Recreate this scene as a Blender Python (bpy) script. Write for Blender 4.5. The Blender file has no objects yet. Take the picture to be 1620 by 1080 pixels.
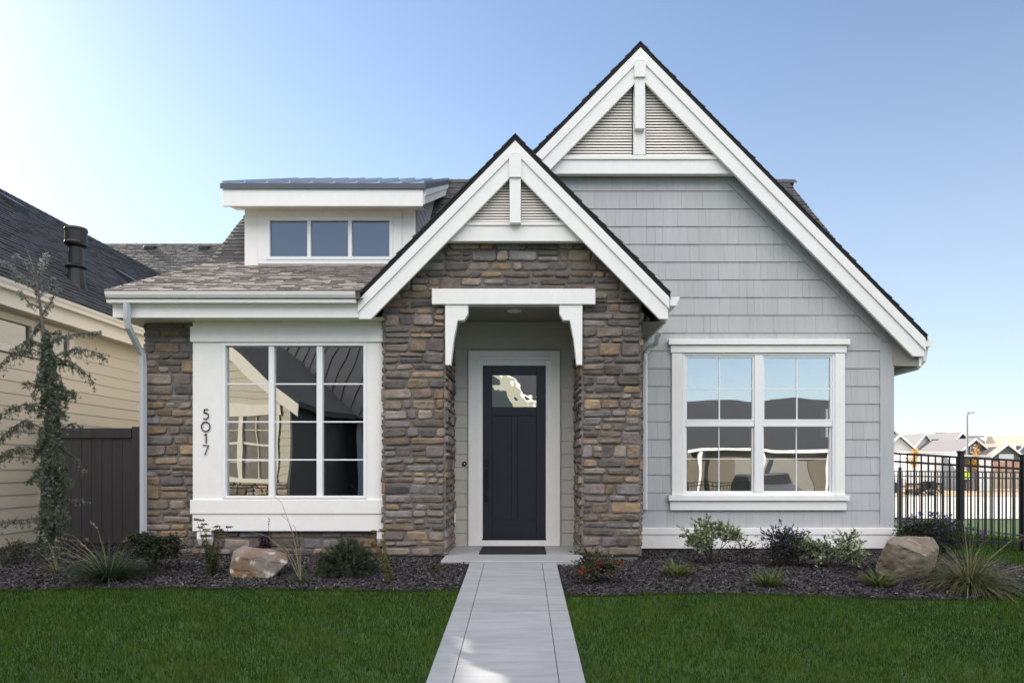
import bpy, bmesh, math, random
import numpy as np
from mathutils import Vector, noise as mnoise
R = math.radians
rnd = random.Random(7)
sc = bpy.context.scene
COL = sc.collection

# ------------------------------------------------------------------ camera
ZC = 1.143
cam_d = bpy.data.cameras.new('camera'); cam = bpy.data.objects.new('camera', cam_d); COL.objects.link(cam)
cam.location = (0, 0, ZC); cam.rotation_euler = (R(90), 0, 0)
cam_d.lens = 24; cam_d.sensor_width = 36; cam_d.shift_x = -0.0099; cam_d.shift_y = 0.121
cam_d.clip_start = 0.05; cam_d.clip_end = 6000
sc.camera = cam
# ------------------------------------------------------------------ sky, sun, exposure
SUN_AZ = 51.6      # degrees to the left of the view direction
SUN_EL = 28.1
FILL_CLOUD = 17.5        # radiance of the added fill cloud, in sky units
w = bpy.data.worlds.new('World'); sc.world = w; w.use_nodes = True
nt = w.node_tree; bg = nt.nodes['Background']
sky = nt.nodes.new('ShaderNodeTexSky'); sky.sky_type = 'NISHITA'; sky.sun_disc = False
sky.sun_elevation = R(SUN_EL); sky.sun_rotation = R(-SUN_AZ)
sky.air_density = 1.0; sky.dust_density = 0.45; sky.ozone_density = 1.2; sky.altitude = 800
# unseen cloud bank behind the viewer, added to brighten the shaded front
_n, _l = nt.nodes, nt.links
def _math(op, a, b=None, c=None):
    m = _n.new('ShaderNodeMath'); m.operation = op
    for i, q in enumerate((a, b, c)):
        if q is None: continue
        if isinstance(q, (int, float)): m.inputs[i].default_value = q
        else: _l.new(q, m.inputs[i])
    return m.outputs[0]
def _ramp(v, a, b):
    m = _n.new('ShaderNodeMapRange'); m.interpolation_type = 'SMOOTHSTEP'; m.inputs[1].default_value = a; m.inputs[2].default_value = b
    _l.new(v, m.inputs[0]); return m.outputs[0]
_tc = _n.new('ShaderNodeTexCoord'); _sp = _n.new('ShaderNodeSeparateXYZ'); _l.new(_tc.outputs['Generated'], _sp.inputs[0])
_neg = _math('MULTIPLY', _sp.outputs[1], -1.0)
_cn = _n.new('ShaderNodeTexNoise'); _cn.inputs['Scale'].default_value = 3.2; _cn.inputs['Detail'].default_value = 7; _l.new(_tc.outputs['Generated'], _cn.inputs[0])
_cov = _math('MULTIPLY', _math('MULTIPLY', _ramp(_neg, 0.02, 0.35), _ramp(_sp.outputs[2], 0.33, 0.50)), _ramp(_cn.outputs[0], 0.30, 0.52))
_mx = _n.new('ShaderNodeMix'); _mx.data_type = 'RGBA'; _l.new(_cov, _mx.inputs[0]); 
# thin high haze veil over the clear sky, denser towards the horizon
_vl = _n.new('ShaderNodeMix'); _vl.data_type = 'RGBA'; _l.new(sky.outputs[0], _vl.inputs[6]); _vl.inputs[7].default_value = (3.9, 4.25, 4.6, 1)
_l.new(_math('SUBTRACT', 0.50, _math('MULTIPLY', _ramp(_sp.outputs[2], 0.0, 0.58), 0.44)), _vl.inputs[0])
_l.new(_vl.outputs[2], _mx.inputs[6]); _mx.inputs[7].default_value = (FILL_CLOUD*1.0, FILL_CLOUD*0.955, FILL_CLOUD*0.94, 1)
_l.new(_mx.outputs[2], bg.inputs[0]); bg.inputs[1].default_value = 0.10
sun_d = bpy.data.lights.new('sun', 'SUN'); sun = bpy.data.objects.new('sun', sun_d); COL.objects.link(sun)
sun_d.energy = 5.0; sun_d.angle = R(0.5); sun_d.color = (1.0, 0.93, 0.82)
sdir = Vector((-math.sin(R(SUN_AZ))*math.cos(R(SUN_EL)), math.cos(R(SUN_AZ))*math.cos(R(SUN_EL)), math.sin(R(SUN_EL))))
sun.rotation_euler = sdir.to_track_quat('Z', 'Y').to_euler(); sun.location = (-20, 20, 30)
sc.view_settings.view_transform = 'Standard'; sc.view_settings.look = 'None'
sc.view_settings.exposure = 1.12; sc.view_settings.gamma = 1.0
sc.cycles.max_bounces = 8; sc.cycles.transparent_max_bounces = 24

# ------------------------------------------------------------------ helpers
def X(u, d): return (u-826.0)*d/1080.0
def Z(v, d): return ZC-(v-736.0)*d/1080.0
def sm(a, b, t):
    t = max(0.0, min(1.0, (t-a)/(b-a))); return t*t*(3-2*t)

def mat(name, col, rough=0.6, var=0.0, vscale=4.0, bump=0.0, bscale=40.0, stretch=(1,1,1), spec=0.4, metal=0.0, var2=0.0, v2scale=0.7, trans=0.0):
    m = bpy.data.materials.new(name); m.use_nodes = True
    n = m.node_tree.nodes; l = m.node_tree.links; b = n['Principled BSDF']
    at = n.new('ShaderNodeAttribute'); at.attribute_name = 'tint'
    mul = n.new('ShaderNodeMix'); mul.data_type = 'RGBA'; mul.blend_type = 'MULTIPLY'; mul.inputs[0].default_value = 1
    mul.inputs[6].default_value = (*col, 1); l.new(at.outputs['Color'], mul.inputs[7])
    out = mul.outputs[2]
    tc = n.new('ShaderNodeTexCoord'); mp = n.new('ShaderNodeMapping'); l.new(tc.outputs['Object'], mp.inputs[0]); mp.inputs['Scale'].default_value = stretch
    for a, s in ((var, vscale), (var2, v2scale)):
        if a <= 0: continue
        tx = n.new('ShaderNodeTexNoise'); tx.inputs['Scale'].default_value = s; tx.inputs['Detail'].default_value = 6
        l.new(mp.outputs[0], tx.inputs[0])
        mr = n.new('ShaderNodeMapRange'); mr.inputs[1].default_value = 0.25; mr.inputs[2].default_value = 0.75
        mr.inputs[3].default_value = 1-a; mr.inputs[4].default_value = 1+a; l.new(tx.outputs[0], mr.inputs[0])
        vm = n.new('ShaderNodeVectorMath'); vm.operation = 'SCALE'; l.new(out, vm.inputs[0]); l.new(mr.outputs[0], vm.inputs['Scale'])
        out = vm.outputs[0]
    l.new(out, b.inputs['Base Color'])
    b.inputs['Roughness'].default_value = rough; b.inputs['Specular IOR Level'].default_value = spec; b.inputs['Metallic'].default_value = metal
    if bump > 0:
        tx = n.new('ShaderNodeTexNoise'); tx.inputs['Scale'].default_value = bscale; tx.inputs['Detail'].default_value = 5
        l.new(mp.outputs[0], tx.inputs[0]); bp = n.new('ShaderNodeBump'); bp.inputs['Strength'].default_value = bump; bp.inputs['Distance'].default_value = 0.01
        l.new(tx.outputs[0], bp.inputs['Height']); l.new(bp.outputs[0], b.inputs['Normal'])
    if trans > 0:
        tr = n.new('ShaderNodeBsdfTranslucent'); l.new(out, tr.inputs[0]); mx = n.new('ShaderNodeMixShader'); mx.inputs[0].default_value = trans
        l.new(b.outputs[0], mx.inputs[1]); l.new(tr.outputs[0], mx.inputs[2]); l.new(mx.outputs[0], n['Material Output'].inputs[0])
    return m

def glass_mat(name, refl=0.4, wob=0.05, wscale=1.2, tint=(0.55, 0.58, 0.56)):
    m = bpy.data.materials.new(name); m.use_nodes = True
    n = m.node_tree.nodes; l = m.node_tree.links; n.remove(n['Principled BSDF'])
    t = n.new('ShaderNodeBsdfTransparent'); t.inputs[0].default_value = (*tint, 1)
    g = n.new('ShaderNodeBsdfGlossy'); g.inputs['Roughness'].default_value = 0.0; g.inputs[0].default_value = (1, 1, 1, 1)
    tc = n.new('ShaderNodeTexCoord'); tx = n.new('ShaderNodeTexNoise'); tx.inputs['Scale'].default_value = wscale; tx.inputs['Detail'].default_value = 1
    l.new(tc.outputs['Object'], tx.inputs[0]); bp = n.new('ShaderNodeBump'); bp.inputs['Strength'].default_value = 1.0; bp.inputs['Distance'].default_value = wob
    l.new(tx.outputs[0], bp.inputs['Height']); l.new(bp.outputs[0], g.inputs['Normal'])
    lw = n.new('ShaderNodeLayerWeight'); lw.inputs[0].default_value = 0.25
    mr = n.new('ShaderNodeMapRange'); mr.inputs[3].default_value = refl; mr.inputs[4].default_value = 1.0; l.new(lw.outputs['Fresnel'], mr.inputs[0])
    mx = n.new('ShaderNodeMixShader'); l.new(mr.outputs[0], mx.inputs[0]); l.new(t.outputs[0], mx.inputs[1]); l.new(g.outputs[0], mx.inputs[2])
    l.new(mx.outputs[0], n['Material Output'].inputs[0])
    return m

class MB:
    def __init__(s): s.v = []; s.f = []; s.c = []
    def add(s, vs, fs, tint=(1,1,1)):
        o = len(s.v); s.v += [tuple(p) for p in vs]; s.c += [tint]*len(vs); s.f += [tuple(i+o for i in f) for f in fs]
    def quad(s, a, b, c, d, tint=(1,1,1)): s.add([a,b,c,d], [(0,1,2,3)], tint)
    def box(s, x0, x1, y0, y1, z0, z1, tint=(1,1,1)):
        if x0 > x1: x0, x1 = x1, x0
        if y0 > y1: y0, y1 = y1, y0
        if z0 > z1: z0, z1 = z1, z0
        s.add([(x0,y0,z0),(x1,y0,z0),(x1,y1,z0),(x0,y1,z0),(x0,y0,z1),(x1,y0,z1),(x1,y1,z1),(x0,y1,z1)],
              [(0,3,2,1),(4,5,6,7),(0,1,5,4),(1,2,6,5),(2,3,7,6),(3,0,4,7)], tint)
    def prism(s, pts, y0, y1, tint=(1,1,1)):      # outline in x,z extruded in y
        a = sum(pts[i][0]*pts[(i+1)%len(pts)][1]-pts[(i+1)%len(pts)][0]*pts[i][1] for i in range(len(pts)))
        if a < 0: pts = pts[::-1]
        n = len(pts); vs = [(p[0],y0,p[1]) for p in pts]+[(p[0],y1,p[1]) for p in pts]
        s.add(vs, [tuple(range(n)), tuple(range(2*n-1,n-1,-1))]+[(i, n+i, n+(i+1)%n, (i+1)%n) for i in range(n)], tint)
    def prism_x(s, pts, x0, x1, tint=(1,1,1)):    # outline in y,z extruded in x
        a = sum(pts[i][0]*pts[(i+1)%len(pts)][1]-pts[(i+1)%len(pts)][0]*pts[i][1] for i in range(len(pts)))
        if a < 0: pts = pts[::-1]
        n = len(pts); vs = [(x0,p[0],p[1]) for p in pts]+[(x1,p[0],p[1]) for p in pts]
        s.add(vs, [tuple(range(n-1,-1,-1)), tuple(range(n,2*n))]+[(i, (i+1)%n, n+(i+1)%n, n+i) for i in range(n)], tint)
    def tube(s, pts, r, n=8, tint=(1,1,1), flat=None, cap=True):
        pts = [Vector(p) for p in pts]; rs = r if isinstance(r, (list, tuple)) else [r]*len(pts)
        vs = []; up = Vector((0.13, 0.31, 0.94))
        for i, p in enumerate(pts):
            t = (pts[min(i+1,len(pts)-1)]-pts[max(i-1,0)])
            if t.length < 1e-9: t = Vector((0,0,1))
            t.normalize(); a = t.cross(up)
            if a.length < 0.1: a = t.cross(Vector((0,1,0)))
            a.normalize(); b = a.cross(t)
            if i > 0 and a.dot(pa) < 0 and abs(a.dot(pa)) > 0.2: a, b = -a, -b
            pa = a
            for k in range(n):
                an = 2*math.pi*(k+0.5)/n; vs.append(p+a*(math.cos(an)*rs[i])+b*(math.sin(an)*rs[i]))
        fs = [(i*n+k, i*n+(k+1)%n, (i+1)*n+(k+1)%n, (i+1)*n+k) for i in range(len(pts)-1) for k in range(n)]
        if cap: fs += [tuple(range(n-1,-1,-1)), tuple(range((len(pts)-1)*n, len(pts)*n))]
        s.add(vs, fs, tint)
    def beam(s, a, b, wx, wz, tint=(1,1,1)):      # rectangular bar from a to b
        a, b = Vector(a), Vector(b); t = (b-a).normalized(); sd = t.cross(Vector((0,0,1)))
        if sd.length < 0.05: sd = Vector((1,0,0))
        sd.normalize(); up = sd.cross(t)
        vs = [p+sd*sx*wx/2+up*sz*wz/2 for p in (a,b) for sx, sz in ((-1,-1),(1,-1),(1,1),(-1,1))]
        s.add(vs, [(3,2,1,0),(4,5,6,7)]+[(i,(i+1)%4,4+(i+1)%4,4+i) for i in range(4)], tint)
    def lathe(s, c, prof, n=16, tint=(1,1,1)):    # profile of (radius, z) about a vertical axis at c
        vs = [(c[0]+r*math.cos(2*math.pi*k/n), c[1]+r*math.sin(2*math.pi*k/n), c[2]+z) for r, z in prof for k in range(n)]
        m = len(prof)
        fs = [(i*n+k, i*n+(k+1)%n, (i+1)*n+(k+1)%n, (i+1)*n+k) for i in range(m-1) for k in range(n)]
        fs += [tuple(range(n-1,-1,-1)), tuple(range((m-1)*n, m*n))]
        s.add(vs, fs, tint)
    def build(s, name, m, parent=None, bevel=0.0, smooth=False):
        me = bpy.data.meshes.new(name); off = (0,0,0)
        if parent is not None:
            q = parent; off = Vector((0,0,0))
            while q is not None: off = off+q.location; q = q.parent
        vs = [(a-off[0], b-off[1], c-off[2]) for a, b, c in s.v]
        me.from_pydata(vs, [], s.f); me.validate(); me.update()
        ca = me.color_attributes.new('tint', 'FLOAT_COLOR', 'POINT')
        ca.data.foreach_set('color', [q for c in s.c for q in (c[0], c[1], c[2], 1.0)])
        me.materials.append(m)
        if smooth: me.polygons.foreach_set('use_smooth', [True]*len(me.polygons))
        o = bpy.data.objects.new(name, me); COL.objects.link(o)
        if parent is not None: o.parent = parent
        if bevel > 0:
            b = o.modifiers.new('bevel', 'BEVEL'); b.width = bevel; b.segments = 1; b.limit_method = 'ANGLE'
        return o

def np_mesh(name, verts, tris, cols, m, parent=None):
    me = bpy.data.meshes.new(name); nv = len(verts); nf = len(tris)
    me.vertices.add(nv); me.vertices.foreach_set('co', np.asarray(verts, np.float32).ravel())
    me.loops.add(nf*3); me.loops.foreach_set('vertex_index', np.asarray(tris, np.int32).ravel())
    me.polygons.add(nf); me.polygons.foreach_set('loop_start', np.arange(0, nf*3, 3, dtype=np.int32))
    me.polygons.foreach_set('loop_total', np.full(nf, 3, np.int32)); me.update(calc_edges=True); me.validate()
    ca = me.color_attributes.new('tint', 'FLOAT_COLOR', 'POINT')
    c4 = np.ones((nv, 4), np.float32); c4[:, :3] = cols; ca.data.foreach_set('color', c4.ravel())
    me.materials.append(m); o = bpy.data.objects.new(name, me); COL.objects.link(o)
    if parent is not None: o.parent = parent
    return o

def thing(name, label, cat, loc=(0,0,0), group=None):
    o = bpy.data.objects.new(name, None); COL.objects.link(o); o.empty_display_size = 0.2
    o.location = loc; o['label'] = label; o['category'] = cat
    if group: o['group'] = group
    return o
def tag(o, label, cat, group=None):
    o['label'] = label; o['category'] = cat
    if group: o['group'] = group
    return o
def struct(o): o['kind'] = 'structure'; return o
def stuff(o): o['kind'] = 'stuff'; return o

# ------------------------------------------------------------------ materials
M = {}
M['white'] = mat('white_trim_paint', (0.83, 0.82, 0.80), 0.5, var=0.03, vscale=9, bump=0.10, bscale=60, var2=0.025, v2scale=1.3)
M['vinyl'] = mat('white_vinyl', (0.82, 0.83, 0.84), 0.35)
M['shake'] = mat('grey_shake_siding', (0.445, 0.453, 0.463), 0.7, var=0.05, vscale=28, bump=0.35, bscale=45, stretch=(1,1,0.07), var2=0.04, v2scale=3)
M['greige'] = mat('greige_paint', (0.47, 0.455, 0.41), 0.65, var=0.03, vscale=10, bump=0.08, bscale=50, stretch=(0.1,1,1))
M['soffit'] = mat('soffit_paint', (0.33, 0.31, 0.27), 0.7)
M['stone'] = mat('ledge_stone', (1, 1, 1), 0.85, var=0.30, vscale=9, bump=0.8, bscale=38, var2=0.12, v2scale=40)
M['mortar'] = mat('stone_mortar', (0.16, 0.143, 0.127), 0.95, var=0.15, vscale=12, bump=0.4, bscale=60)
M['roof'] = mat('asphalt_shingle', (0.085, 0.08, 0.078), 0.9, var=0.22, vscale=60, bump=0.5, bscale=220)
M['roofsunlit'] = mat('sunlit_shingle_tone', (0.245, 0.218, 0.198), 0.9, var=0.25, vscale=60, bump=0.5, bscale=220)  # paler than the main roof: grazing sun put into the colour
M['roofdark'] = mat('charcoal_shingle', (0.040, 0.042, 0.047), 0.9, var=0.22, vscale=60, bump=0.5, bscale=220)
M['metal'] = mat('standing_seam_metal', (0.30, 0.335, 0.39), 0.28, metal=0.8, var=0.05, vscale=2)
M['conc'] = mat('concrete', (0.325, 0.332, 0.34), 0.8, var=0.13, vscale=6, bump=0.3, bscale=60, var2=0.10, v2scale=1.7, stretch=(0.5,2.2,1))
M['concdark'] = mat('footing_concrete', (0.24, 0.22, 0.20), 0.9, var=0.15, vscale=8, bump=0.2)
M['door'] = mat('navy_door_paint', (0.021, 0.0235, 0.035), 0.36, var=0.05, vscale=6)
M['black'] = mat('black_metal', (0.012, 0.012, 0.014), 0.4)
M['louvre'] = mat('louvre_paint', (0.82, 0.77, 0.71), 0.6)
M['hardware'] = mat('door_hardware', (0.004, 0.004, 0.005), 0.3, spec=0.6)
M['dripedge'] = mat('dark_drip_edge', (0.085, 0.095, 0.115), 0.45)
M['courtwall'] = mat('sunlit_cream_siding', (0.40, 0.37, 0.29), 0.65, var=0.03)
M['courttrim'] = mat('sunlit_trim', (0.58, 0.55, 0.47), 0.6)
M['mat'] = mat('coir_mat', (0.012, 0.014, 0.016), 0.95, bump=0.6, bscale=200)
M['greymetal'] = mat('grey_downspout', (0.48, 0.50, 0.54), 0.45)
M['beige'] = mat('beige_lap_siding', (0.70, 0.62, 0.50), 0.65, var=0.03, vscale=8, bump=0.05, bscale=50, stretch=(1,0.1,1))
M['cream'] = mat('cream_trim', (0.78, 0.72, 0.62), 0.55, var=0.02)
M['fence'] = mat('dark_fence_and_shade_tone', (0.066, 0.062, 0.066), 0.6, var=0.12, vscale=10, stretch=(1,1,0.05), bump=0.1)  # fence paint; also the shade colour on the courtyard house walls
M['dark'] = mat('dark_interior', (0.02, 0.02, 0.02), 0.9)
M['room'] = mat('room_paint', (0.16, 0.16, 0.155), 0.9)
M['blind'] = mat('window_blind', (0.5, 0.5, 0.48), 0.8)
M['glass'] = glass_mat('window_glass', 0.42, 0.0025, 1.5, (0.85, 0.87, 0.86))
M['glassb'] = glass_mat('bay_glass', 0.42, 0.004, 1.2, (0.4, 0.43, 0.41))
M['glassd'] = glass_mat('door_glass', 0.55, 0.0016, 6.0, (0.1, 0.1, 0.1))
M['glassk'] = glass_mat('clerestory_glass', 0.24, 0.002, 1.0, (0.25, 0.3, 0.4))
M['lawn'] = mat('lawn_soil', (0.040, 0.080, 0.016), 0.95, var=0.3, vscale=3, bump=0.6, bscale=80)
M['blade'] = mat('grass_blade', (0.041, 0.090, 0.011), 0.75, trans=0.25, spec=0.08)
M['mulch'] = mat('mulch_ground', (0.035, 0.032, 0.033), 0.95, var=0.4, vscale=30, bump=1.0, bscale=70)
M['chip'] = mat('bark_chip', (0.056, 0.051, 0.053), 0.9)
M['leaf'] = mat('plant_leaf', (1, 1, 1), 0.55, trans=0.22, spec=0.3)
M['bark'] = mat('tree_bark', (0.12, 0.10, 0.08), 0.9, var=0.3, vscale=20, bump=0.6)
M['rock'] = mat('boulder_rock', (1, 1, 1), 0.85, var=0.35, vscale=4.5, bump=0.7, bscale=22, var2=0.2, v2scale=16)
M['street'] = mat('street_concrete', (0.45, 0.43, 0.40), 0.9, var=0.08, vscale=0.6)
M['dirt'] = mat('bare_dirt', (0.40, 0.30, 0.19), 0.95, var=0.2, vscale=0.5)
M['paint'] = mat('plain_paint', (1, 1, 1), 0.6)
M['lampglass'] = mat('lamp_lens', (0.85, 0.84, 0.8), 0.3)

# ------------------------------------------------------------------ ground
def zg(x, y):
    z = -0.05-0.07*sm(-1.5, 4.5, x)-0.057*max(0.0, min(x, 12.0)-5.3)
    z -= 0.064*max(0.0, 8.1-max(y, 0.0))
    if y > 12: z -= 0.25*sm(12, 24, y)*sm(3, 9, x)
    return z
def zpath(y): return -0.018-0.064*(8.2-max(y, 0.0))
def bedfront(x):
    if x < 0: return 6.92+0.05*math.sin(x*1.3)-0.10*sm(-4.5, -6.5, x)
    return 6.75+0.17*sm(0.5, 1.9, x)-0.12*sm(2.4, 4.2, x)+0.55*sm(4.4, 6.2, x)
def bedright(y): return 7.2-0.75*(1-sm(7.5, 9.6, y))          # right end of the right-hand bed

xs = [-2500,-600,-200,-80,-40,-25]+[round(-16+0.5*i,2) for i in range(65)]+[18,20,24,30,40,60,90,140,250,600,2500]
ys = [-2500,-600,-200,-90,-50,-30,-20,-12,-8,-4]+[round(-2+0.5*i,2) for i in range(61)]+[30,34,40,50,60,80,110,160,300,700,2500]
mb = MB(); mb.add([(x,y,zg(x,y)) for y in ys for x in xs],
   [(j*len(xs)+i, j*len(xs)+i+1, (j+1)*len(xs)+i+1, (j+1)*len(xs)+i) for j in range(len(ys)-1) for i in range(len(xs)-1)])
struct(mb.build('ground', M['lawn'], smooth=True))

def sheet(name, m, x0f, x1f, y0, y1, dz, nx, ny):
    mb = MB(); vs = []
    for j in range(ny+1):
        y = y0+(y1-y0)*j/ny
        for i in range(nx+1):
            xa, xb = x0f(y), x1f(y); x = xa+(xb-xa)*i/nx; vs.append((x, y, zg(x,y)+dz))
    mb.add(vs, [(j*(nx+1)+i, j*(nx+1)+i+1, (j+1)*(nx+1)+i+1, (j+1)*(nx+1)+i) for j in range(ny) for i in range(nx)])
    return struct(mb.build(name, m))
# planting beds: columns in x, from the lawn edge back to the house
def bed(xa, xb, ybf, name):
    mb = MB(); n = 60; k = 24; vs = []
    for i in range(n+1):
        x = xa+(xb-xa)*i/n; y0 = bedfront(x); y1 = ybf(x)
        for j in range(k+1):
            y = y0+(y1-y0)*j/k; vs.append((x, y, zg(x,y)+0.012+0.012*mnoise.noise(Vector((x*4,y*4,0)))))
    mb.add(vs, [(i*(k+1)+j, (i+1)*(k+1)+j, (i+1)*(k+1)+j+1, i*(k+1)+j+1) for i in range(n) for j in range(k)])
    return struct(mb.build(name, M['mulch'], smooth=True))
def ybl(x): return 10.6 if x < -4.9 else 8.95
def ybr(x):
    if x < 1.45: return 8.85
    if x < 5.3: return 9.75
    return max(bedfront(x)+0.05, 10.9-3.2*sm(5.9, 7.0, x))
bed(-8.0, -0.60, ybl, 'mulch_bed'); bed(0.43, 7.0, ybr, 'mulch_bed')

# path with a border band and joints (slabs 4-5 mm apart are the joints)
mb = MB(); PX0, PX1 = X(744,8.2), X(880,8.2)
cuts = [8.195, 7.27, 6.10, 4.80, 3.50, 2.2, 0.9]
bandl, bandr = PX0+0.17, PX1-0.17
for i in range(len(cuts)-1):
    ya, yb = cuts[i], cuts[i+1]+0.006
    for xa, xb in ((PX0, bandl-0.003), (bandl+0.003, bandr-0.003), (bandr+0.003, PX1)):
        t = 1+rnd.uniform(-0.04, 0.04); tt = (t,t,t)
        za, zb = zpath(ya), zpath(yb)
        mb.add([(xa,ya,za),(xb,ya,za),(xb,yb,zb),(xa,yb,zb),(xa,ya,za-0.1),(xb,ya,za-0.1),(xb,yb,zb-0.1),(xa,yb,zb-0.1)],
               [(0,3,2,1),(0,1,5,4),(1,2,6,5),(2,3,7,6),(3,0,4,7)], tt)
mb.quad((PX0,8.19,zpath(8.19)-0.012),(PX0,0.9,zpath(0.9)-0.012),(PX1,0.9,zpath(0.9)-0.012),(PX1,8.19,zpath(8.19)-0.012),(0.25,0.25,0.25))
struct(mb.build('path', M['conc']))
# street, sidewalk and bare lot far right; street behind the camera
sheet('street', M['street'], lambda y: 9.0, lambda y: 140.0, 24.0, 41.0, 0.03, 24, 8)
sheet('bare_ground', M['dirt'], lambda y: 9.0, lambda y: 160.0, 41.2, 66.0, 0.04, 24, 8)
sheet('street', M['street'], lambda y: -60.0, lambda y: 80.0, -20.0, -13.0, 0.02, 24, 4)

# ------------------------------------------------------------------ builders for walls and roofs
PAL = [(0.20,0.165,0.155),(0.17,0.15,0.145),(0.24,0.16,0.10),(0.22,0.19,0.175),(0.26,0.19,0.125),(0.30,0.21,0.12),(0.24,0.195,0.16),(0.135,0.118,0.108),(0.165,0.150,0.142),(0.108,0.100,0.098),(0.215,0.160,0.112),(0.250,0.170,0.095),(0.185,0.150,0.128),(0.150,0.130,0.130),(0.29,0.235,0.185),(0.20,0.19,0.185),(0.13,0.105,0.085),(0.175,0.135,0.10),(0.12,0.112,0.115)]
def stones(mb, O, U, N, L, H, seed, clip=None, skip=None):
    r = random.Random(seed); O, U, N = Vector(O), Vector(U), Vector(N); W = Vector((0,0,1))
    def one(a0, a1, z0, z1):
        if skip and skip(a0, a1, z0, z1): return
        if clip and z0 > clip((a0+a1)/2)-0.02: return
        c = r.choice(PAL); c = tuple(q*0.78+g_*0.22 for q, g_ in zip(c, (0.195,0.160,0.138))); k = r.uniform(0.60, 1.25); c = tuple(q*k for q in c)
        g = 0.005; a0 += g; a1 -= g; z0 += g; z1 -= g
        nx = max(2, min(7, int((a1-a0)/0.04))); nz = max(2, min(4, int((z1-z0)/0.04))); ea, ez = min(0.2, 0.009/(a1-a0)), min(0.2, 0.009/(z1-z0)); ra, rz = min(0.3, 0.024/(a1-a0)), min(0.3, 0.024/(z1-z0))
        SS = [0, ea]+[ra+(1-2*ra)*i/nx for i in range(nx+1)]+[1-ea, 1]; TT = [0, ez]+[rz+(1-2*rz)*i/nz for i in range(nz+1)]+[1-ez, 1]; nx, nz = len(SS)-1, len(TT)-1
        j = [(r.uniform(-.016,.016), r.uniform(-.013,.013)) for _ in range(4)]
        dep = r.uniform(0.026, 0.044); sd = r.uniform(0, 99); tl = r.uniform(-0.012, 0.012); vs = []
        for b in range(nz+1):
            for a in range(nx+1):
                s, t = SS[a], TT[b]
                jx = (j[0][0]*(1-s)+j[1][0]*s)*(1-t)+(j[2][0]*(1-s)+j[3][0]*s)*t
                jz = (j[0][1]*(1-s)+j[1][1]*s)*(1-t)+(j[2][1]*(1-s)+j[3][1]*s)*t
                aa = a0+(a1-a0)*s+jx; zz = z0+(z1-z0)*t+jz
                # rounded outline
                cx, cz = abs(2*s-1), abs(2*t-1)
                if min(s,1-s) <= ea+1e-6 and min(t,1-t) <= ez+1e-6: aa += (-1 if s > .5 else 1)*0.018; zz += (-1 if t > .5 else 1)*0.014
                e = min(min(s,1-s)*(a1-a0), min(t,1-t)*(z1-z0)); f = min(1.0, e/0.020); f = math.sqrt(1-(1-f)**2)
                nn = mnoise.noise(Vector((aa*9+sd, zz*9, sd)))*0.012+mnoise.noise(Vector((aa*30+sd, zz*30, sd)))*0.005
                if 0 < f: hh = -0.012+(dep+0.012+nn+tl*(t-.5)*2)*f
                else: hh = -0.012
                if clip: zz = min(zz, clip(aa))
                vs.append(O+U*aa+W*zz+N*hh)
        mb.add(vs, [(b*(nx+1)+a, b*(nx+1)+a+1, (b+1)*(nx+1)+a+1, (b+1)*(nx+1)+a) for b in range(nz) for a in range(nx)], c)
    z = 0.0
    while z < H-0.03:
        h = min(r.choice([0.07,0.085,0.10,0.115,0.13,0.15,0.175]), H-z)
        if H-z-h < 0.05: h = H-z
        a = 0.0
        while a < L-0.001:
            wd = r.uniform(0.11, 0.37)*(1.0 if h > 0.11 else 1.1)
            if L-a-wd < 0.09: wd = L-a
            if h > 0.13 and r.random() < 0.42:
                q = r.uniform(0.4, 0.6)
                if wd > 0.24 and r.random() < 0.5:
                    p = r.uniform(0.35,0.65); one(a, a+wd*p, z, z+h*q); one(a+wd*p, a+wd, z, z+h*q); one(a, a+wd, z+h*q, z+h)
                else: one(a, a+wd, z, z+h*q); one(a, a+wd, z+h*q, z+h)
            else: one(a, a+wd, z, z+h)
            a += wd
        z += h

def shingles(mb, O, U, V, L, S, seed, expo=0.143, keep=None, amp=0.25, tabs=(0.10,0.32), thick=(0.006,0.015), deck=True):
    r = random.Random(seed); O, U, V = Vector(O), Vector(U).normalized(), Vector(V).normalized(); N = U.cross(V)
    if N.z < 0: N = -N
    if deck: mb.quad(O-N*0.01, O+U*L-N*0.01, O+U*L+V*S-N*0.01, O+V*S-N*0.01, (0.8,0.8,0.8))
    s = 0.0
    while s < S-0.02:
        a = -r.uniform(0, 0.2); row = r.uniform(0.94, 1.06)
        while a < L:
            wd = r.uniform(*tabs); a0, a1 = max(a, 0), min(a+wd, L); a += wd
            if a1-a0 < 0.01: continue
            if keep and not keep((a0+a1)/2, s): continue
            t = r.choice(thick)*r.uniform(0.8, 1.2); k = row*(1+r.uniform(-amp, amp)); wm = r.uniform(-0.05,0.05)
            s1 = min(s+expo+0.03, S); s0 = s-0.004+r.uniform(-.004,.004)
            p = [O+U*a0+V*s0, O+U*(a1-0.003)+V*s0, O+U*(a1-0.003)+V*s1, O+U*a0+V*s1]
            q = [p[0]+N*(t+.006), p[1]+N*(t+.006), p[2]+N*0.002, p[3]+N*0.002]
            mb.add([p[0]-N*.005,p[1]-N*.005,p[2],p[3]]+q, [(4,5,6,7),(0,1,5,4),(1,2,6,5),(3,0,4,7)], (k*(1+wm),k,k*(1-wm)))
        s += expo
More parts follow.
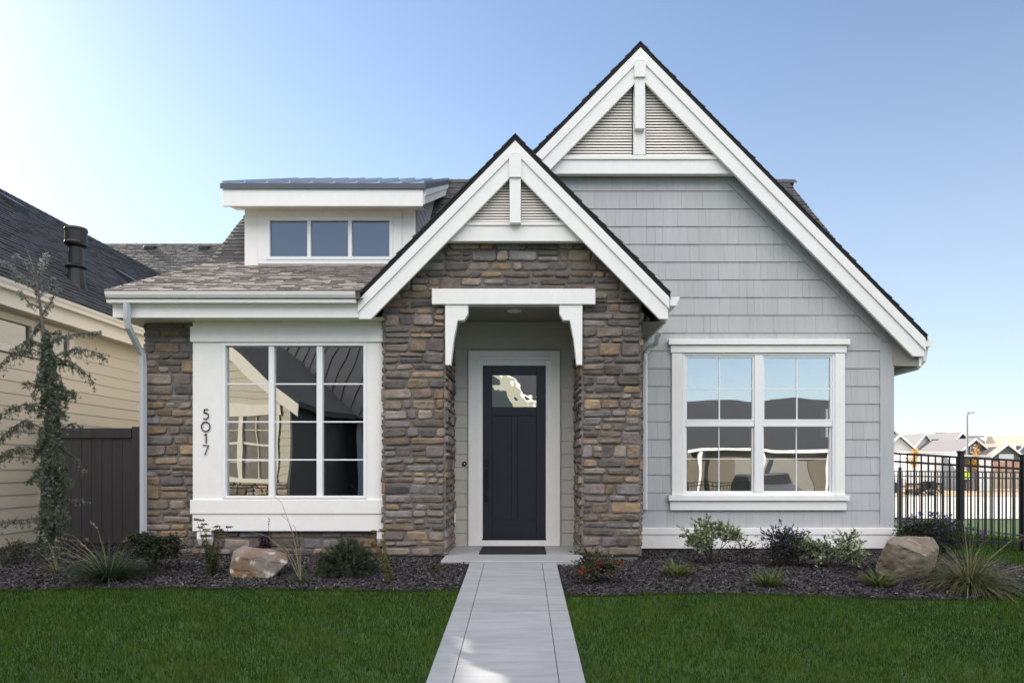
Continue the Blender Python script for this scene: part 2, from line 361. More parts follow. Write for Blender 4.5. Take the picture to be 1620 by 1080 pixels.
def lap(mb, O, U, N, L, H, expo, seed=1, skip=None, joints=True):
    """lap siding: boards with the lower edge proud; skip(a0,a1,z0,z1) returns list of (a0,a1) spans to keep"""
    r = random.Random(seed); O, U, N = Vector(O), Vector(U), Vector(N); W = Vector((0,0,1)); z = 0.0
    while z < H-0.005:
        z1 = min(z+expo, H); spans = [(0.0, L)]
        if skip: spans = skip(z, z1)
        for a0, a1 in spans:
            k = 1+r.uniform(-0.02,0.02)
            A, B = O+U*a0, O+U*a1
            p = [A+W*z+N*0.012, B+W*z+N*0.012, B+W*z1+N*0.002, A+W*z1+N*0.002, A+W*z-N*0.002, B+W*z-N*0.002]
            mb.add(p, [(0,1,2,3),(4,5,1,0)], (k,k,k))
        z = z1

# ================================================================== THE HOUSE
house = thing('cottage_house', 'grey shingled and stone cottage with white gables, navy door and number 5017', 'house', (0, 9.7, 0))
def H(mb, name, m, bevel=0.0, parent=None, smooth=False): return mb.build(name, M[m] if isinstance(m, str) else m, parent or house, bevel, smooth)

YG = 9.73                                            # gable wall / door wall plane
XL, XR = -4.87, 5.29
PCX, PAZ, PSL = -0.086, 5.228, 1.015                 # portico ridge
GCX, GAZ, GSL = 1.645, 7.02, 1.02                     # big gable ridge
YP, YPR = 8.69, 8.45                                 # portico stone plane, portico rake front
YGR = 9.50                                           # big gable rake front
YL, YB = 8.85, 8.76                                  # left stone wall, bay panel
PXI0, PXI1, PXO0, PXO1 = -0.982, 0.765, -1.754, 1.504
def proof(x): return PAZ-PSL*abs(x-PCX)
def groof(x): return GAZ-GSL*abs(x-GCX)

# --- portico stone
zband = Z(382, YP)
mb = MB(); clipP = lambda a: proof(PXO0+a)-0.20
def skipP(a0, a1, z0, z1):
    xa, xb = PXO0+a0, PXO0+a1
    return z1 < 3.27 and xa > PXI0-0.02 and xb < PXI1+0.02
# piers and the field above the lintel, laid as three runs so that stones end at the opening
stones(mb, (PXO0,YP,0.0), (1,0,0), (0,-1,0), PXI0-PXO0, 3.25, 11, lambda a: proof(PXO0+a)-0.20)
stones(mb, (PXI1,YP,0.0), (1,0,0), (0,-1,0), PXO1-PXI1, 3.25, 12, lambda a: proof(PXI1+a)-0.20)
stones(mb, (PXO0,YP,3.25), (1,0,0), (0,-1,0), PXO1-PXO0, 4.05-3.25, 13, lambda a: proof(PXO0+a)-0.20-3.25)
stones(mb, (PXI0,YP-0.02,0.0), (0,1,0), (1,0,0), YG-YP, 3.2, 14)
stones(mb, (PXI1,YG,0.0), (0,-1,0), (-1,0,0), YG-YP+0.02, 3.2, 15)
stones(mb, (PXO1,YP-0.02,0.0), (0,1,0), (1,0,0), YG-YP, 3.1, 16)
stones(mb, (PXO0,YG,0.0), (0,-1,0), (-1,0,0), YG-YP+0.02, 3.1, 17)
stoneP = H(mb, 'stone_wall', 'stone')
mb = MB()
mb.box(PXO0-0.010, PXI0+0.010, YP-0.012, YG-0.002, -0.002, 3.25); mb.box(PXI1-0.010, PXO1+0.010, YP-0.012, YG-0.002, -0.002, 3.25)
pts = [(PXO0+0.005,3.252),(PXO1-0.005,3.252),(PXO1-0.005,proof(PXO1)-0.2)]
pts = [(PXO0+0.005,3.252),(PXO1-0.005,3.252),(PCX+1.1,proof(PCX+1.1)-0.2),(PCX+0.95,4.05),(PCX-0.95,4.05),(PCX-1.1,proof(PCX-1.1)-0.2)]
mb.prism(pts, YP-0.012, YP+0.2)
H(mb, 'mortar_backing', 'mortar', parent=stoneP)
mb = MB(); mb.box(PXO0+0.03, PXI0-0.03, YP+0.02, 9.6, -0.3, -0.004); H(mb, 'footing', 'concdark', 0.008); mb = MB(); mb.box(PXI1+0.03, PXO1-0.03, YP+0.02, 9.6, -0.3, -0.004)
H(mb, 'footing', 'concdark', 0.008)
mb = MB(); mb.box(XL+0.03, PXO0, YL+0.02, 9.6, -0.3, -0.012); H(mb, 'footing', 'concdark', 0.008)
mb = MB(); mb.box(PXO1, XR-0.02, YG+0.012, 10.0, -0.35, -0.03); H(mb, 'footing', 'concdark', 0.008)
mb = MB(); mb.box(PXI0+0.0, PXI1-0.0, 8.205, YG-0.003, -0.3, 0.0); H(mb, 'porch_slab', 'conc', 0.008)

# --- left stone wall
mb = MB()
bx0, bx1 = X(305,YB), PXO0+0.05
def skipL(a0,a1,z0,z1): return XL+a0 > bx0+0.03 and z0 > 0.32 and XL+a1 < bx1+1
stones(mb, (XL,YL,-0.01), (1,0,0), (0,-1,0), PXO0-XL+0.02, 3.0, 21, None, skipL)
stones(mb, (XL,10.2,-0.01), (0,-1,0), (-1,0,0), 10.2-YL+0.02, 3.0, 22)
stoneL = H(mb, 'stone_wall', 'stone')
mb = MB(); mb.box(XL-0.010, bx0+0.06, YL-0.012, YL+0.12, -0.012, 2.98); mb.box(bx0+0.06, PXO0, YL-0.012, YL+0.12, -0.012, 0.34)
mb.box(XL-0.010, XL+0.1, YL+0.12, 10.2, -0.012, 2.98)
H(mb, 'mortar_backing', 'mortar', parent=stoneL)

# --- bay panel with its window
wu0, wu1, wv0, wv1 = 352, 580, 543, 788
mb = MB(); zt = 2.985
x0, x1 = X(wu0,YB), X(wu1,YB); z1, z0 = Z(wv0,YB), Z(wv1,YB)
mb.box(bx0, x0, YB, YB+0.16, Z(838,YB), zt); mb.box(x1, bx1, YB, YB+0.16, Z(838,YB), zt)
mb.box(x0, x1, YB, YB+0.16, z1, zt); mb.box(x0, x1, YB, YB+0.16, Z(838,YB), z0)
bay = H(mb, 'bay_panel', 'white')
mb = MB(); mb.box(X(302,YB), bx1-0.01, YB-0.026, YB-0.001, Z(541,YB), Z(517,YB)); H(mb, 'header_board', 'white', 0.003, bay)
mb = MB(); mb.box(X(302,YB), bx1-0.01, YB-0.026, YB-0.001, Z(812,YB), Z(790,YB)); H(mb, 'sill_board', 'white', 0.003, bay)
mb = MB(); mb.box(bx0, bx1-0.01, YB-0.012, YB-0.001, Z(839.5,YB), Z(812.3,YB)); H(mb, 'apron_board', 'white', 0.003, bay)
for ua, ub in ((311, 334), (596, 612)):
    mb = MB(); xa, xb = X(ua,YB), X(ub,YB); mb.prism_x([(YB+0.0,Z(840,YB)),(YB+0.08,Z(840,YB)),(YB+0.08,Z(862,YB)),(YB+0.05,Z(862,YB)),(YB+0.0,Z(852,YB))], xa, xb)
    H(mb, 'corbel', 'white', 0.004)
win = bpy.data.objects.new('bay_window', None); COL.objects.link(win); win.parent = house
def frame_rect(mb, u0,u1,v0,v1,t,d,ya,yb,tv=None):
    tv = tv or t
    xa, xb, zb, za = X(u0,d), X(u1,d), Z(v0,d), Z(v1,d); s = d/1080; t *= s; tv *= s
    mb.box(xa, xa+t, ya, yb, za, zb); mb.box(xb-t, xb, ya, yb, za, zb)
    mb.box(xa+t, xb-t, ya, yb, zb-tv, zb); mb.box(xa+t, xb-t, ya, yb, za, za+tv)
mb = MB(); frame_rect(mb, wu0, wu1, wv0, wv1, 5, YB, YB-0.014, YB+0.10, 4)
for a, b in ((424.5,433), (500.5,509.5)): mb.box(X(a,YB), X(b,YB), YB+0.004, YB+0.09, Z(784,YB), Z(547,YB))
H(mb, 'frame', 'vinyl', 0.004, win)
for a, b in ((357,424.5),(433,500.5),(509.5,575)):
    mb = MB(); mb.box(X(a,YB), X(b,YB), YB+0.05, YB+0.056, Z(784,YB), Z(547,YB)); p = H(mb, 'pane', 'glassb', 0, win)
for v in (606.5, 666.6, 726.8):
    for a, b in ((357,424.5),(433,500.5),(509.5,575)): mb = MB(); mb.box(X(a,YB), X(b,YB), YB+0.040, YB+0.048, Z(v+1.1,YB), Z(v-1.1,YB)); H(mb, 'muntin', 'vinyl', 0, win)
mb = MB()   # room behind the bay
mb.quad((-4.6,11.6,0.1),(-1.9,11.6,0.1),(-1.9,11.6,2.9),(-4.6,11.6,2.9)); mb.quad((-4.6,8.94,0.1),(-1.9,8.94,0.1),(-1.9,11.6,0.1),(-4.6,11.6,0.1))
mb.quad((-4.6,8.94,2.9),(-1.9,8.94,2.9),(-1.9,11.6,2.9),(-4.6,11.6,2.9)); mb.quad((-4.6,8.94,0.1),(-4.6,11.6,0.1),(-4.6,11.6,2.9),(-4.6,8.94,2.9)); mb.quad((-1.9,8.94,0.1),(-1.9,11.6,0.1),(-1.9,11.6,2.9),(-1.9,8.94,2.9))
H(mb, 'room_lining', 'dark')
mb = MB()   # a gathered curtain at the left of the bay window
for i in range(7): mb.box(X(359,YB)+i*0.035, X(359,YB)+i*0.035+0.03, YB+0.11+(i%2)*0.02, YB+0.125+(i%2)*0.02, 0.72, 2.68)
H(mb, 'curtain', 'blind')

# --- house number 5017
def digit(ch, vc):
    s = 0.066; cx, cz = X(326,YB), Z(vc,YB); mb = MB(); y = YB-0.012
    def P(a, b): return (cx+a*s, y, cz+b*s)
    arc = lambda ox, oz, r, a0, a1, n=14, ry=None: [P(ox+r*math.cos(R(a0+(a1-a0)*i/n)), oz+(ry or r)*math.sin(R(a0+(a1-a0)*i/n))) for i in range(n+1)]
    st = {'5': [[P(0.45,0.95),P(-0.22,0.95),P(-0.34,0.22)], [P(-0.34,0.22)]+arc(-0.05,-0.32,0.60,110,-130)],
          '0': [arc(0,0,0.82,0,360,28,0.92)], '1': [[P(-0.3,0.62),P(0.08,0.95),P(0.08,-0.95)]], '7': [[P(-0.55,0.95),P(0.55,0.95),P(-0.18,-0.95)]]}[ch]
    for q in st: mb.tube(q, 0.0075, 6)
    H(mb, 'house_number', 'black')
for ch, v in (('5',655),('0',674.5),('1',693),('7',711.5)): digit(ch, v)

# --- grey gable wall in shakes
wx0, wx1 = X(1066,YG), X(1336,YG); wz0, wz1 = Z(800,YG), Z(545,YG)
zline0 = Z(834.5, YG)
mb = MB(); e = 0.2523; r = random.Random(5); zl = zline0-0.0; k = 0
xa_w = PXO1-0.1
def gclip(x): return groof(x)-0.20                       # behind the frieze
while zl < 5.30:
    z1 = zl+e; x = xa_w+r.uniform(-0.2,0); 
    if zl > 3.2: xa = -0.4
    else: xa = xa_w
    x = xa
    while x < XR-0.19:
        wd = r.choice([0.10,0.13,0.16,0.2,0.24,0.30,0.36]); b = min(x+wd, XR-0.19)
        top = min(z1, gclip(x), gclip(b)) ; 
        inwin = (zl >= wz0-0.02 and z1 <= wz1+0.02 and x > wx0 and b < wx1)
        if not inwin and top > zl+0.01:
            pr = 0.014+r.uniform(-0.002,0.002); t = 1+r.uniform(-0.03,0.03)
            segs = [(x, b)]
            if zl+e*0.5 > wz0 and zl+e*0.5 < wz1:
                segs = []
                if x < wx0: segs.append((x, min(b, wx0)))
                if b > wx1: segs.append((max(x, wx1), b))
            for (p, q) in segs:
                g = 0.002
                mb.add([(p,YG-pr,zl),(q-g,YG-pr,zl),(q-g,YG-0.003,top),(p,YG-0.003,top),(p,YG+0.002,zl),(q-g,YG+0.002,zl),(q-g,YG+0.002,top),(p,YG+0.002,top)],
                       [(0,1,2,3),(4,5,1,0),(1,5,6,2),(4,0,3,7)], (t,t,t))
        x = b
    zl = z1
shake = H(mb, 'shingle_wall', 'shake')
mb = MB()    # sheathing behind the shakes with the window opening
ix0, ix1, iz0, iz1 = X(1079,YG), X(1322,YG), Z(783,YG), Z(557,YG)
mb.box(PXI1+0.3, ix0, YG+0.004, YG+0.15, -0.05, 2.85); mb.box(ix1, XR-0.004, YG+0.004, YG+0.15, -0.05, 2.85)
mb.box(ix0, ix1, YG+0.004, YG+0.15, -0.05, iz0); mb.box(ix0, ix1, YG+0.004, YG+0.15, iz1, 2.85)
mb.prism([(-1.5,2.852),(XR-0.004,2.852),(XR-0.004,groof(XR)-0.15),(GCX,groof(GCX)-0.15),(-1.5,groof(-1.5)-0.15)], YG+0.004, YG+0.15)
H(mb, 'sheathing', 'shake')
mb = MB(); mb.box(XR-0.2, XR, YG-0.025, YG+0.15, -0.02, 2.90); H(mb, 'corner_board', 'shake', 0.003)
mb = MB(); fz = lambda x: 4.035-1.02*(x-4.03)             # grey frieze under the rake
xa = GCX+0.62; xb = XR-0.0; xm = XR-0.2
mb.prism([(xa, fz(xa)), (xm, fz(xm)), (xm, groof(xm)-0.1), (xa, groof(xa)-0.1)], YG-0.028, YG-0.004)
mb.prism([(xm+0.001, 2.902), (XR, 2.902), (XR, groof(XR)-0.1), (xm+0.001, groof(xm)-0.1)], YG-0.026, YG+0.1)
H(mb, 'frieze_board', 'shake', 0.002)
mb = MB(); mb.box(PXO1-0.02, XR+0.012, YG-0.05, YG+0.1, Z(866.5,YG), Z(845,YG)); H(mb, 'base_board', 'white', 0.004)
mb = MB(); mb.box(PXO1-0.02, XR+0.02, YG-0.062, YG+0.1, Z(844.6,YG), Z(834.5,YG)); H(mb, 'base_cap', 'white', 0.004)

# --- right-hand window
win = bpy.data.objects.new('double_window', None); COL.objects.link(win); win.parent = house
d = YG-0.04
mb = MB(); mb.box(X(1063,d), X(1079.5,d), YG-0.04, YG+0.004, Z(783,d), Z(558,d)); mb.box(X(1321.5,d), X(1337,d), YG-0.04, YG+0.004, Z(783,d), Z(558,d))
mb.box(X(1061,d), X(1339,d), YG-0.052, YG+0.004, Z(557.6,d), Z(546,d)); H(mb, 'casing', 'white', 0.003, win)
mb = MB(); mb.box(X(1057,d), X(1343,d), YG-0.085, YG+0.004, Z(545.6,d), Z(537,d)); H(mb, 'header_cap', 'white', 0.004, win)
mb = MB(); mb.box(X(1057,d), X(1342,d), YG-0.085, YG+0.004, Z(791.5,d), Z(783.4,d)); H(mb, 'sill', 'white', 0.004, win)
mb = MB(); mb.box(X(1060,d), X(1339,d), YG-0.05, YG+0.004, Z(806.5,d), Z(791.9,d)); H(mb, 'sill_apron', 'white', 0.003, win)
mb = MB()
d = YG-0.02
frame_rect(mb, 1079.5, 1321.5, 557.8, 783.2, 4.5, d, YG-0.024, YG+0.12, 4.5)
mb.box(X(1193.5,d), X(1206.5,d), YG-0.03, YG+0.11, Z(778.5,d), Z(562.5,d)); H(mb, 'frame', 'vinyl', 0.003, win)
for ua, ub in ((1084, 1193.5), (1206.5, 1317)):
    mb = MB(); frame_rect(mb, ua, ub, 562.5, 666, 3.0, d, YG-0.012, YG+0.03, 3.0); mb.box(X(ua+0.5,d), X(ub-0.5,d), YG-0.016, YG+0.03, Z(674.3,d), Z(666.5,d))
    up = H(mb, 'upper_sash', 'vinyl', 0.002, win)
    mb = MB(); frame_rect(mb, ua+0.5, ub-0.5, 672.5, 779, 2.5, d, YG+0.01, YG+0.05, 2.5); H(mb, 'lower_sash', 'vinyl', 0.002, win)
    mb = MB(); mb.box(X(ua+3,d), X(ub-3,d), YG+0.010, YG+0.014, Z(667,d), Z(565.5,d)); H(mb, 'pane', 'glass', 0, win)
    mb = MB(); mb.box(X(ua+3,d), X(ub-3,d), YG+0.030, YG+0.034, Z(777,d), Z(675,d)); H(mb, 'pane', 'glass', 0, win)
    um = (ua+ub)/2; mb = MB()
    mb.box(X(um-1,d), X(um+1,d), YG+0.002, YG+0.008, Z(667,d), Z(566,d)); mb.box(X(ua+3,d), X(um-1,d), YG+0.002, YG+0.008, Z(615.9,d), Z(614.1,d)); mb.box(X(um+1,d), X(ub-3,d), YG+0.002, YG+0.008, Z(615.9,d), Z(614.1,d))
    H(mb, 'muntin', 'vinyl', 0, win); mb = MB()
    mb.box(X(um-0.7,d), X(um+0.7,d), YG+0.022, YG+0.028, Z(776.5,d), Z(675,d)); mb.box(X(ua+3,d), X(um-0.7,d), YG+0.022, YG+0.028, Z(726,d), Z(724.8,d)); mb.box(X(um+0.7,d), X(ub-3,d), YG+0.022, YG+0.028, Z(726,d), Z(724.8,d))
    H(mb, 'muntin', 'vinyl', 0, win)
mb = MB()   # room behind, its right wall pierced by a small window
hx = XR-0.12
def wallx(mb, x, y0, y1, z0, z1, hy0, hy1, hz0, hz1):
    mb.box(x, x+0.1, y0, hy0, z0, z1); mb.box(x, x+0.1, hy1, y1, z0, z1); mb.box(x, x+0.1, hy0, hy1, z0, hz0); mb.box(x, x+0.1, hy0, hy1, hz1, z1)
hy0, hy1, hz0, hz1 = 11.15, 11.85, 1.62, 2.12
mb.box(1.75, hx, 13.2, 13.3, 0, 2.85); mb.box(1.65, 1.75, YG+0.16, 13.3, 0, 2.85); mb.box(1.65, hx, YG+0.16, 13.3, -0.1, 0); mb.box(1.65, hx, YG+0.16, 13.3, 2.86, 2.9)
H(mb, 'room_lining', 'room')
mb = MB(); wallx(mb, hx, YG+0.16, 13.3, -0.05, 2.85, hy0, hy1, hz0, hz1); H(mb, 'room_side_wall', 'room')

# --- porch recess: siding, door, ceiling
mb = MB(); lap(mb, (PXI0,YG,0.0), (1,0,0), (0,-1,0), PXI1-PXI0, 3.2, 0.187, 3,
    lambda z, z1: [(0, X(745,YG)-PXI0), (X(882,YG)-PXI0, PXI1-PXI0)] if z < Z(560,YG) else [(0, PXI1-PXI0)]); H(mb, 'lap_siding', 'greige')
mb = MB(); mb.box(PXO0+0.2, PXI1+0.3, YG+0.012, YG+0.15, 0.0, 3.2); H(mb, 'sheathing', 'greige')
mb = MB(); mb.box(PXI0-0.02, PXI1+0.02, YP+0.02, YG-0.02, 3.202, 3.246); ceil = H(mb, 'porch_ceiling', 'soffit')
mb = MB(); mb.lathe((-0.105, 9.07, 3.184), [(0.06,0.006),(0.085,0.0),(0.095,0.006),(0.095,0.017)], 24); H(mb, 'ceiling_light', 'lampglass', 0, ceil, True)
d = YG-0.03
mb = MB(); frame_rect(mb, 741, 886, 555, 863, 15.5, d, YG-0.045, YG+0.0, 9.5); mb.box(X(756.6,d), X(870.4,d), YG-0.045, YG, Z(569,d), Z(564.6,d))
dfr = H(mb, 'door_frame', 'white', 0.003)
mb = MB(); xa, xb = X(756.5,d), X(870.5,d); zb = Z(569,d); za = Z(853.5,d)
mb.box(xa, X(763.5,d), YG-0.030, YG+0.01, za, zb); mb.box(X(863.5,d), xb, YG-0.030, YG+0.01, za, zb); mb.box(X(763.5,d), X(863.5,d), YG-0.030, YG+0.01, Z(578,d), zb)
H(mb, 'jamb', 'white', 0.003, dfr)
# door leaf
d = YG-0.01; yf = YG-0.016
DU0, DU1, DV0, DV1 = 764, 863, 578.6, 853
mb = MB(); yr = yf+0.016
def db(u0,u1,v0,v1,y=yf): mb.box(X(u0,d), X(u1,d), y, YG+0.01, Z(v1,d), Z(v0,d))
db(DU0, 778.5, DV0, DV1); db(848.5, DU1, DV0, DV1); db(778.5, 848.5, DV0, 593.5); db(778.5, 848.5, 643.5, 657); db(778.5, 848.5, 822, DV1); db(809, 819, 657, 822)
db(778.5, 809, 657, 822, yf+0.012); db(819, 848.5, 657, 822, yf+0.012)
door = H(mb, 'front_door', 'door', 0.004)
mb = MB(); mb.box(X(778.5,d), X(848.5,d), yf+0.010, yf+0.016, Z(643.5,d), Z(593.5,d)); H(mb, 'pane', 'glassd', 0, door)
mb = MB(); mb.box(X(766.6,d), X(773,d), yf-0.012, yf-0.001, Z(737,d), Z(726.5,d)); mb.lathe((X(769.8,d), yf-0.014, Z(734,d)), [(0.006,0),(0.012,0.002),(0.012,0.012),(0.006,0.014)], 10); H(mb, 'deadbolt', 'hardware', 0.002, door)
mb = MB(); mb.box(X(766.6,d), X(773,d), yf-0.010, yf-0.001, Z(771,d), Z(742,d)); cx = X(769.8,d)
mb.tube([(cx,yf-0.008,Z(747,d)),(cx,yf-0.05,Z(750,d)),(cx,yf-0.055,Z(760,d)),(cx,yf-0.055,Z(782,d)),(cx,yf-0.045,Z(789,d)),(cx,yf-0.004,Z(791,d))], 0.0095, 8)
mb.box(X(767.2,d), X(772.6,d), yf-0.010, yf-0.001, Z(794,d), Z(786,d)); H(mb, 'handle', 'hardware', 0.002, door)
mb = MB(); mb.box(X(763,d), X(864,d), yf-0.035, YG+0.005, Z(853.2,d), Z(851.6,d)); H(mb, 'threshold', 'black', 0, door)
mb = MB(); mb.tube([(X(735,d), YG-0.014, Z(733,d)), (X(735,d), YG-0.034, Z(733,d))], 0.032, 18); bell = H(mb, 'doorbell', 'black', 0.003)
mb = MB(); mb.tube([(X(735,d), YG-0.034, Z(733,d)), (X(735,d), YG-0.037, Z(733,d))], 0.009, 10); H(mb, 'button', 'lampglass', 0, bell)
# outlet on the left pier's inner face
mb = MB(); mb.box(PXI0+0.045, PXI0+0.06, 9.42, 9.50, 0.36, 0.48); H(mb, 'outlet_cover', 'white', 0.003)

# --- lintel and brackets
d = 8.58
mb = MB(); mb.box(X(683,d), X(942,d), d, YP+0.05, Z(481,d), Z(456.5,d)); H(mb, 'lintel_beam', 'white', 0.004)
for s in (1, -1):
    q = [(704,481.4),(740.5,481.4),(740.5,496),(734,506.5),(724,506.5),(718,535),(713,577),(704.5,577)]
    if s < 0: q = [(1625.5-u, v) for u, v in q]
    mb = MB(); mb.prism([(X(u,d+.02), Z(v,d+.02)) for u, v in q], d+0.02, YP+0.04); H(mb, 'bracket', 'white', 0.003)

# --- rakes
def rake(cx, az, sl, hw0, hw1, y, footz, strip, board, thk=0.045, cut0=None, t0=0.075):
    """white rake boards: upper strip proud of a lower board. hw0/hw1 half widths left/right"""
    zt = az-t0
    for sgn, hw in ((-1,hw0),(1,hw1)):
        mb1 = MB(); f = lambda dx, o: zt-o-sl*dx
        mb1.prism([(cx, f(0,0)), (cx+sgn*hw, f(hw,0)), (cx+sgn*hw, f(hw,strip)), (cx, f(0,strip))], y-0.02, y+thk)
        H(mb1, 'rake_strip', 'white', 0.003)
        mb2 = MB(); hb = hw-0.012; dxb = (f(0,board)-footz)/sl
        if footz is None or dxb > hb: pts = [(cx, f(0,strip+.001)), (cx+sgn*hb, f(hb,strip+.001)), (cx+sgn*hb, f(hb,board)), (cx, f(0,board))]
        else: pts = [(cx, f(0,strip+.001)), (cx+sgn*hb, f(hb,strip+.001)), (cx+sgn*hb, footz), (cx+sgn*dxb, footz), (cx, f(0,board))]
        mb2.prism(pts, y, y+thk); H(mb2, 'rake_board', 'white', 0.003)
rake(PCX, PAZ, PSL, 1.945, 1.905, YPR, Z(504.5,YPR), 0.145, 0.385)
rake(GCX, GAZ, GSL, 2.10, 3.965, YGR, Z(563.5,YGR), 0.165, 0.41)
# roofing over the rakes: portico and gable roofs
def gable_roof(name, cx, az, sl, hw0, hw1, y0, y1l, y1r, m, seed):
    c = 1/math.sqrt(1+sl*sl)
    for sgn, hw, y1 in ((-1,hw0,y1l),(1,hw1,y1r)):
        mb = MB(); S = hw/c
        shingles(mb, (cx+sgn*hw, y0-0.015, az-sl*hw), (0,1,0), (-sgn,0,sl), y1-y0, S+0.01, seed+sgn)
        # solid edge under the shingles at the front (drip edge) and sheathing
        ln = [(cx, az-0.012), (cx+sgn*hw, az-sl*hw-0.012), (cx+sgn*hw, az-sl*hw-0.072), (cx, az-0.072)]
        mb.prism(ln, y0-0.012, y1, (0.35,0.35,0.38))
        H(mb, name, m)
    mb = MB(); y = y0-0.01; r = random.Random(seed)
    while y < min(y1l,y1r)-0.1:
        t = r.uniform(0.8,1.15)
        for sgn in (-1,1): mb.quad((cx,y,az+0.022),(cx+sgn*0.13,y,az+0.024-sl*0.13),(cx+sgn*0.13,y+0.28,az+0.014-sl*0.13),(cx,y+0.28,az+0.012),(t,t,t))
        y += 0.2
    H(mb, 'ridge_cap', m)
gable_roof('portico_roof', PCX, PAZ, PSL, 1.96, 1.92, YPR, 12.6, YG-0.02, 'roofdark', 31)
mb = MB()
gable_roof('gable_roof', GCX, GAZ, GSL, 1.70, 3.99, YGR, 13.8, 15.5, 'roofdark', 41)
# soffits
mb = MB()
for cx, az, sl, y0, y1, a, b, o in ((PCX,PAZ,PSL,YPR+0.046,YP+0.19,1.92,1.88,0.20),(GCX,GAZ,GSL,YGR+0.046,YG+0.1,2.05,3.95,0.20)):
    for sgn, hw in ((-1,a),(1,b)):
        mb.quad((cx,y0,az-o),(cx+sgn*hw,y0,az-o-sl*hw),(cx+sgn*hw,y1,az-o-sl*hw),(cx,y1,az-o))
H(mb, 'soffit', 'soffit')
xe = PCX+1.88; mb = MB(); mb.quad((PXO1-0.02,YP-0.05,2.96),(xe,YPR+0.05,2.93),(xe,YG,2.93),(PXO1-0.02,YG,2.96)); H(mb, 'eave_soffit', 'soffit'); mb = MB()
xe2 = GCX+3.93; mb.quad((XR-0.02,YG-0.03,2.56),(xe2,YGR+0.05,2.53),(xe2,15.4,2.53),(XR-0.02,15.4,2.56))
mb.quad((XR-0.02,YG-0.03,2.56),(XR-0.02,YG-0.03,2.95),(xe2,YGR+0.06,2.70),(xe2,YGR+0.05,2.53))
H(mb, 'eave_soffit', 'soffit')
mb = MB(); mb.box(xe-0.02, xe+0.012, YPR+0.05, YG-0.03, 2.93, 3.17); H(mb, 'eave_fascia', 'white')
mb = MB(); mb.box(xe2-0.02, xe2+0.012, YGR+0.05, 15.4, 2.53, 2.86); H(mb, 'eave_fascia', 'white')

# --- gable louvres, collar boards and king-post brackets
def louvre(cx, zb, zt, slope, y, pitch, halfgap, m='cream'):
    mb = MB(); z = zb
    while z < zt-pitch:
        for sgn in (-1,1):
            b = (zt-z)/slope; a = halfgap
            b2 = (zt-z-pitch)/slope
            if b2 > a+0.01:
                xa, xb, xc = cx+sgn*a, cx+sgn*b, cx+sgn*b2
                mb.add([(xa,y-0.014,z),(xb,y-0.014,z),(xc,y-0.004,z+pitch*0.66),(xa,y-0.004,z+pitch*0.66),(xa,y-0.006,z-0.001),(xb,y-0.006,z-0.001),(xc,y+0.006,z+pitch*0.66-0.001),(xa,y+0.006,z+pitch*0.66-0.001)],
                   [(0,1,2,3),(7,6,5,4),(0,4,5,1),(2,6,7,3),(0,3,7,4),(1,5,6,2)])
        z += pitch
    lo = H(mb, 'gable_louvre', 'louvre')
    mb = MB(); mb.prism([(cx-(zt-zb)/slope-0.06, zb-0.04),(cx+(zt-zb)/slope+0.06, zb-0.04),(cx,zt+0.06)], y+0.03, y+0.05); H(mb, 'louvre_backing', 'dark', 0, lo)
yl = YPR+0.11
zb = Z(355,yl); louvre(PCX, zb, proof(PCX)-0.34, PSL, yl, 0.0345, 0.075)
mb = MB(); q = lambda z: (PAZ-0.2-z)/PSL
za, zz = Z(381.5,yl-.03), Z(357,yl-.03); mb.prism([(PCX-q(za),za),(PCX+q(za),za),(PCX+q(zz),zz),(PCX-q(zz),zz)], yl-0.03, yl+0.06)
za, zz = Z(356.5,yl-.04), Z(351,yl-.04); mb.prism([(PCX-q(za),za),(PCX+q(za),za),(PCX+q(zz),zz),(PCX-q(zz),zz)], yl-0.045, yl+0.03); H(mb, 'collar_board', 'white', 0.003)
mb = MB(); xa, xb = PCX-0.07, PCX+0.07
mb.box(xa, xb, YPR-0.01, YPR+0.10, Z(353,YPR), Z(270,YPR)); H(mb, 'king_post', 'white', 0.004)
mb = MB(); mb.box(xa-0.005, xb+0.005, YPR-0.035, YPR-0.002, Z(282,YPR), Z(246,YPR)); mb.prism([(xa-.005,Z(246,YPR)),(xb+.005,Z(246,YPR)),(PCX,Z(240,YPR))], YPR-0.035, YPR-0.002); H(mb, 'post_block', 'white', 0.003)
yl = YGR+0.115; zb = Z(247,yl); louvre(GCX, zb, groof(GCX)-0.36, GSL, yl, 0.0405, 0.10)
mb = MB(); q = lambda z: (GAZ-0.2-z)/GSL
za, zz = Z(275,yl-.04), Z(253,yl-.04); mb.prism([(GCX-q(za),za),(GCX+q(za),za),(GCX+q(zz),zz),(GCX-q(zz),zz)], yl-0.04, yl+0.05)
za, zz = Z(252.5,yl-.05), Z(246,yl-.05); mb.prism([(GCX-q(za),za),(GCX+q(za),za),(GCX+q(zz),zz),(GCX-q(zz),zz)], yl-0.06, yl+0.03); H(mb, 'collar_board', 'white', 0.003)
mb = MB(); mb.box(GCX-0.085, GCX+0.085, yl-0.05, yl+0.03, Z(247,yl), Z(120,yl)); H(mb, 'centre_board', 'white', 0.003)
mb = MB(); xa, xb = X(1004,YGR), X(1020,YGR); mb.box(xa, xb, YGR-0.01, YGR+0.09, Z(204,YGR), Z(110,YGR)); H(mb, 'king_post', 'white', 0.004)
mb = MB(); mb.box(xa-0.008, xb+0.008, YGR-0.04, YGR-0.002, Z(124,YGR), Z(99,YGR)); mb.prism([(xa-.008,Z(99,YGR)),(xb+.008,Z(99,YGR)),(GCX,Z(93,YGR))], YGR-0.04, YGR-0.002); H(mb, 'post_block', 'white', 0.003)

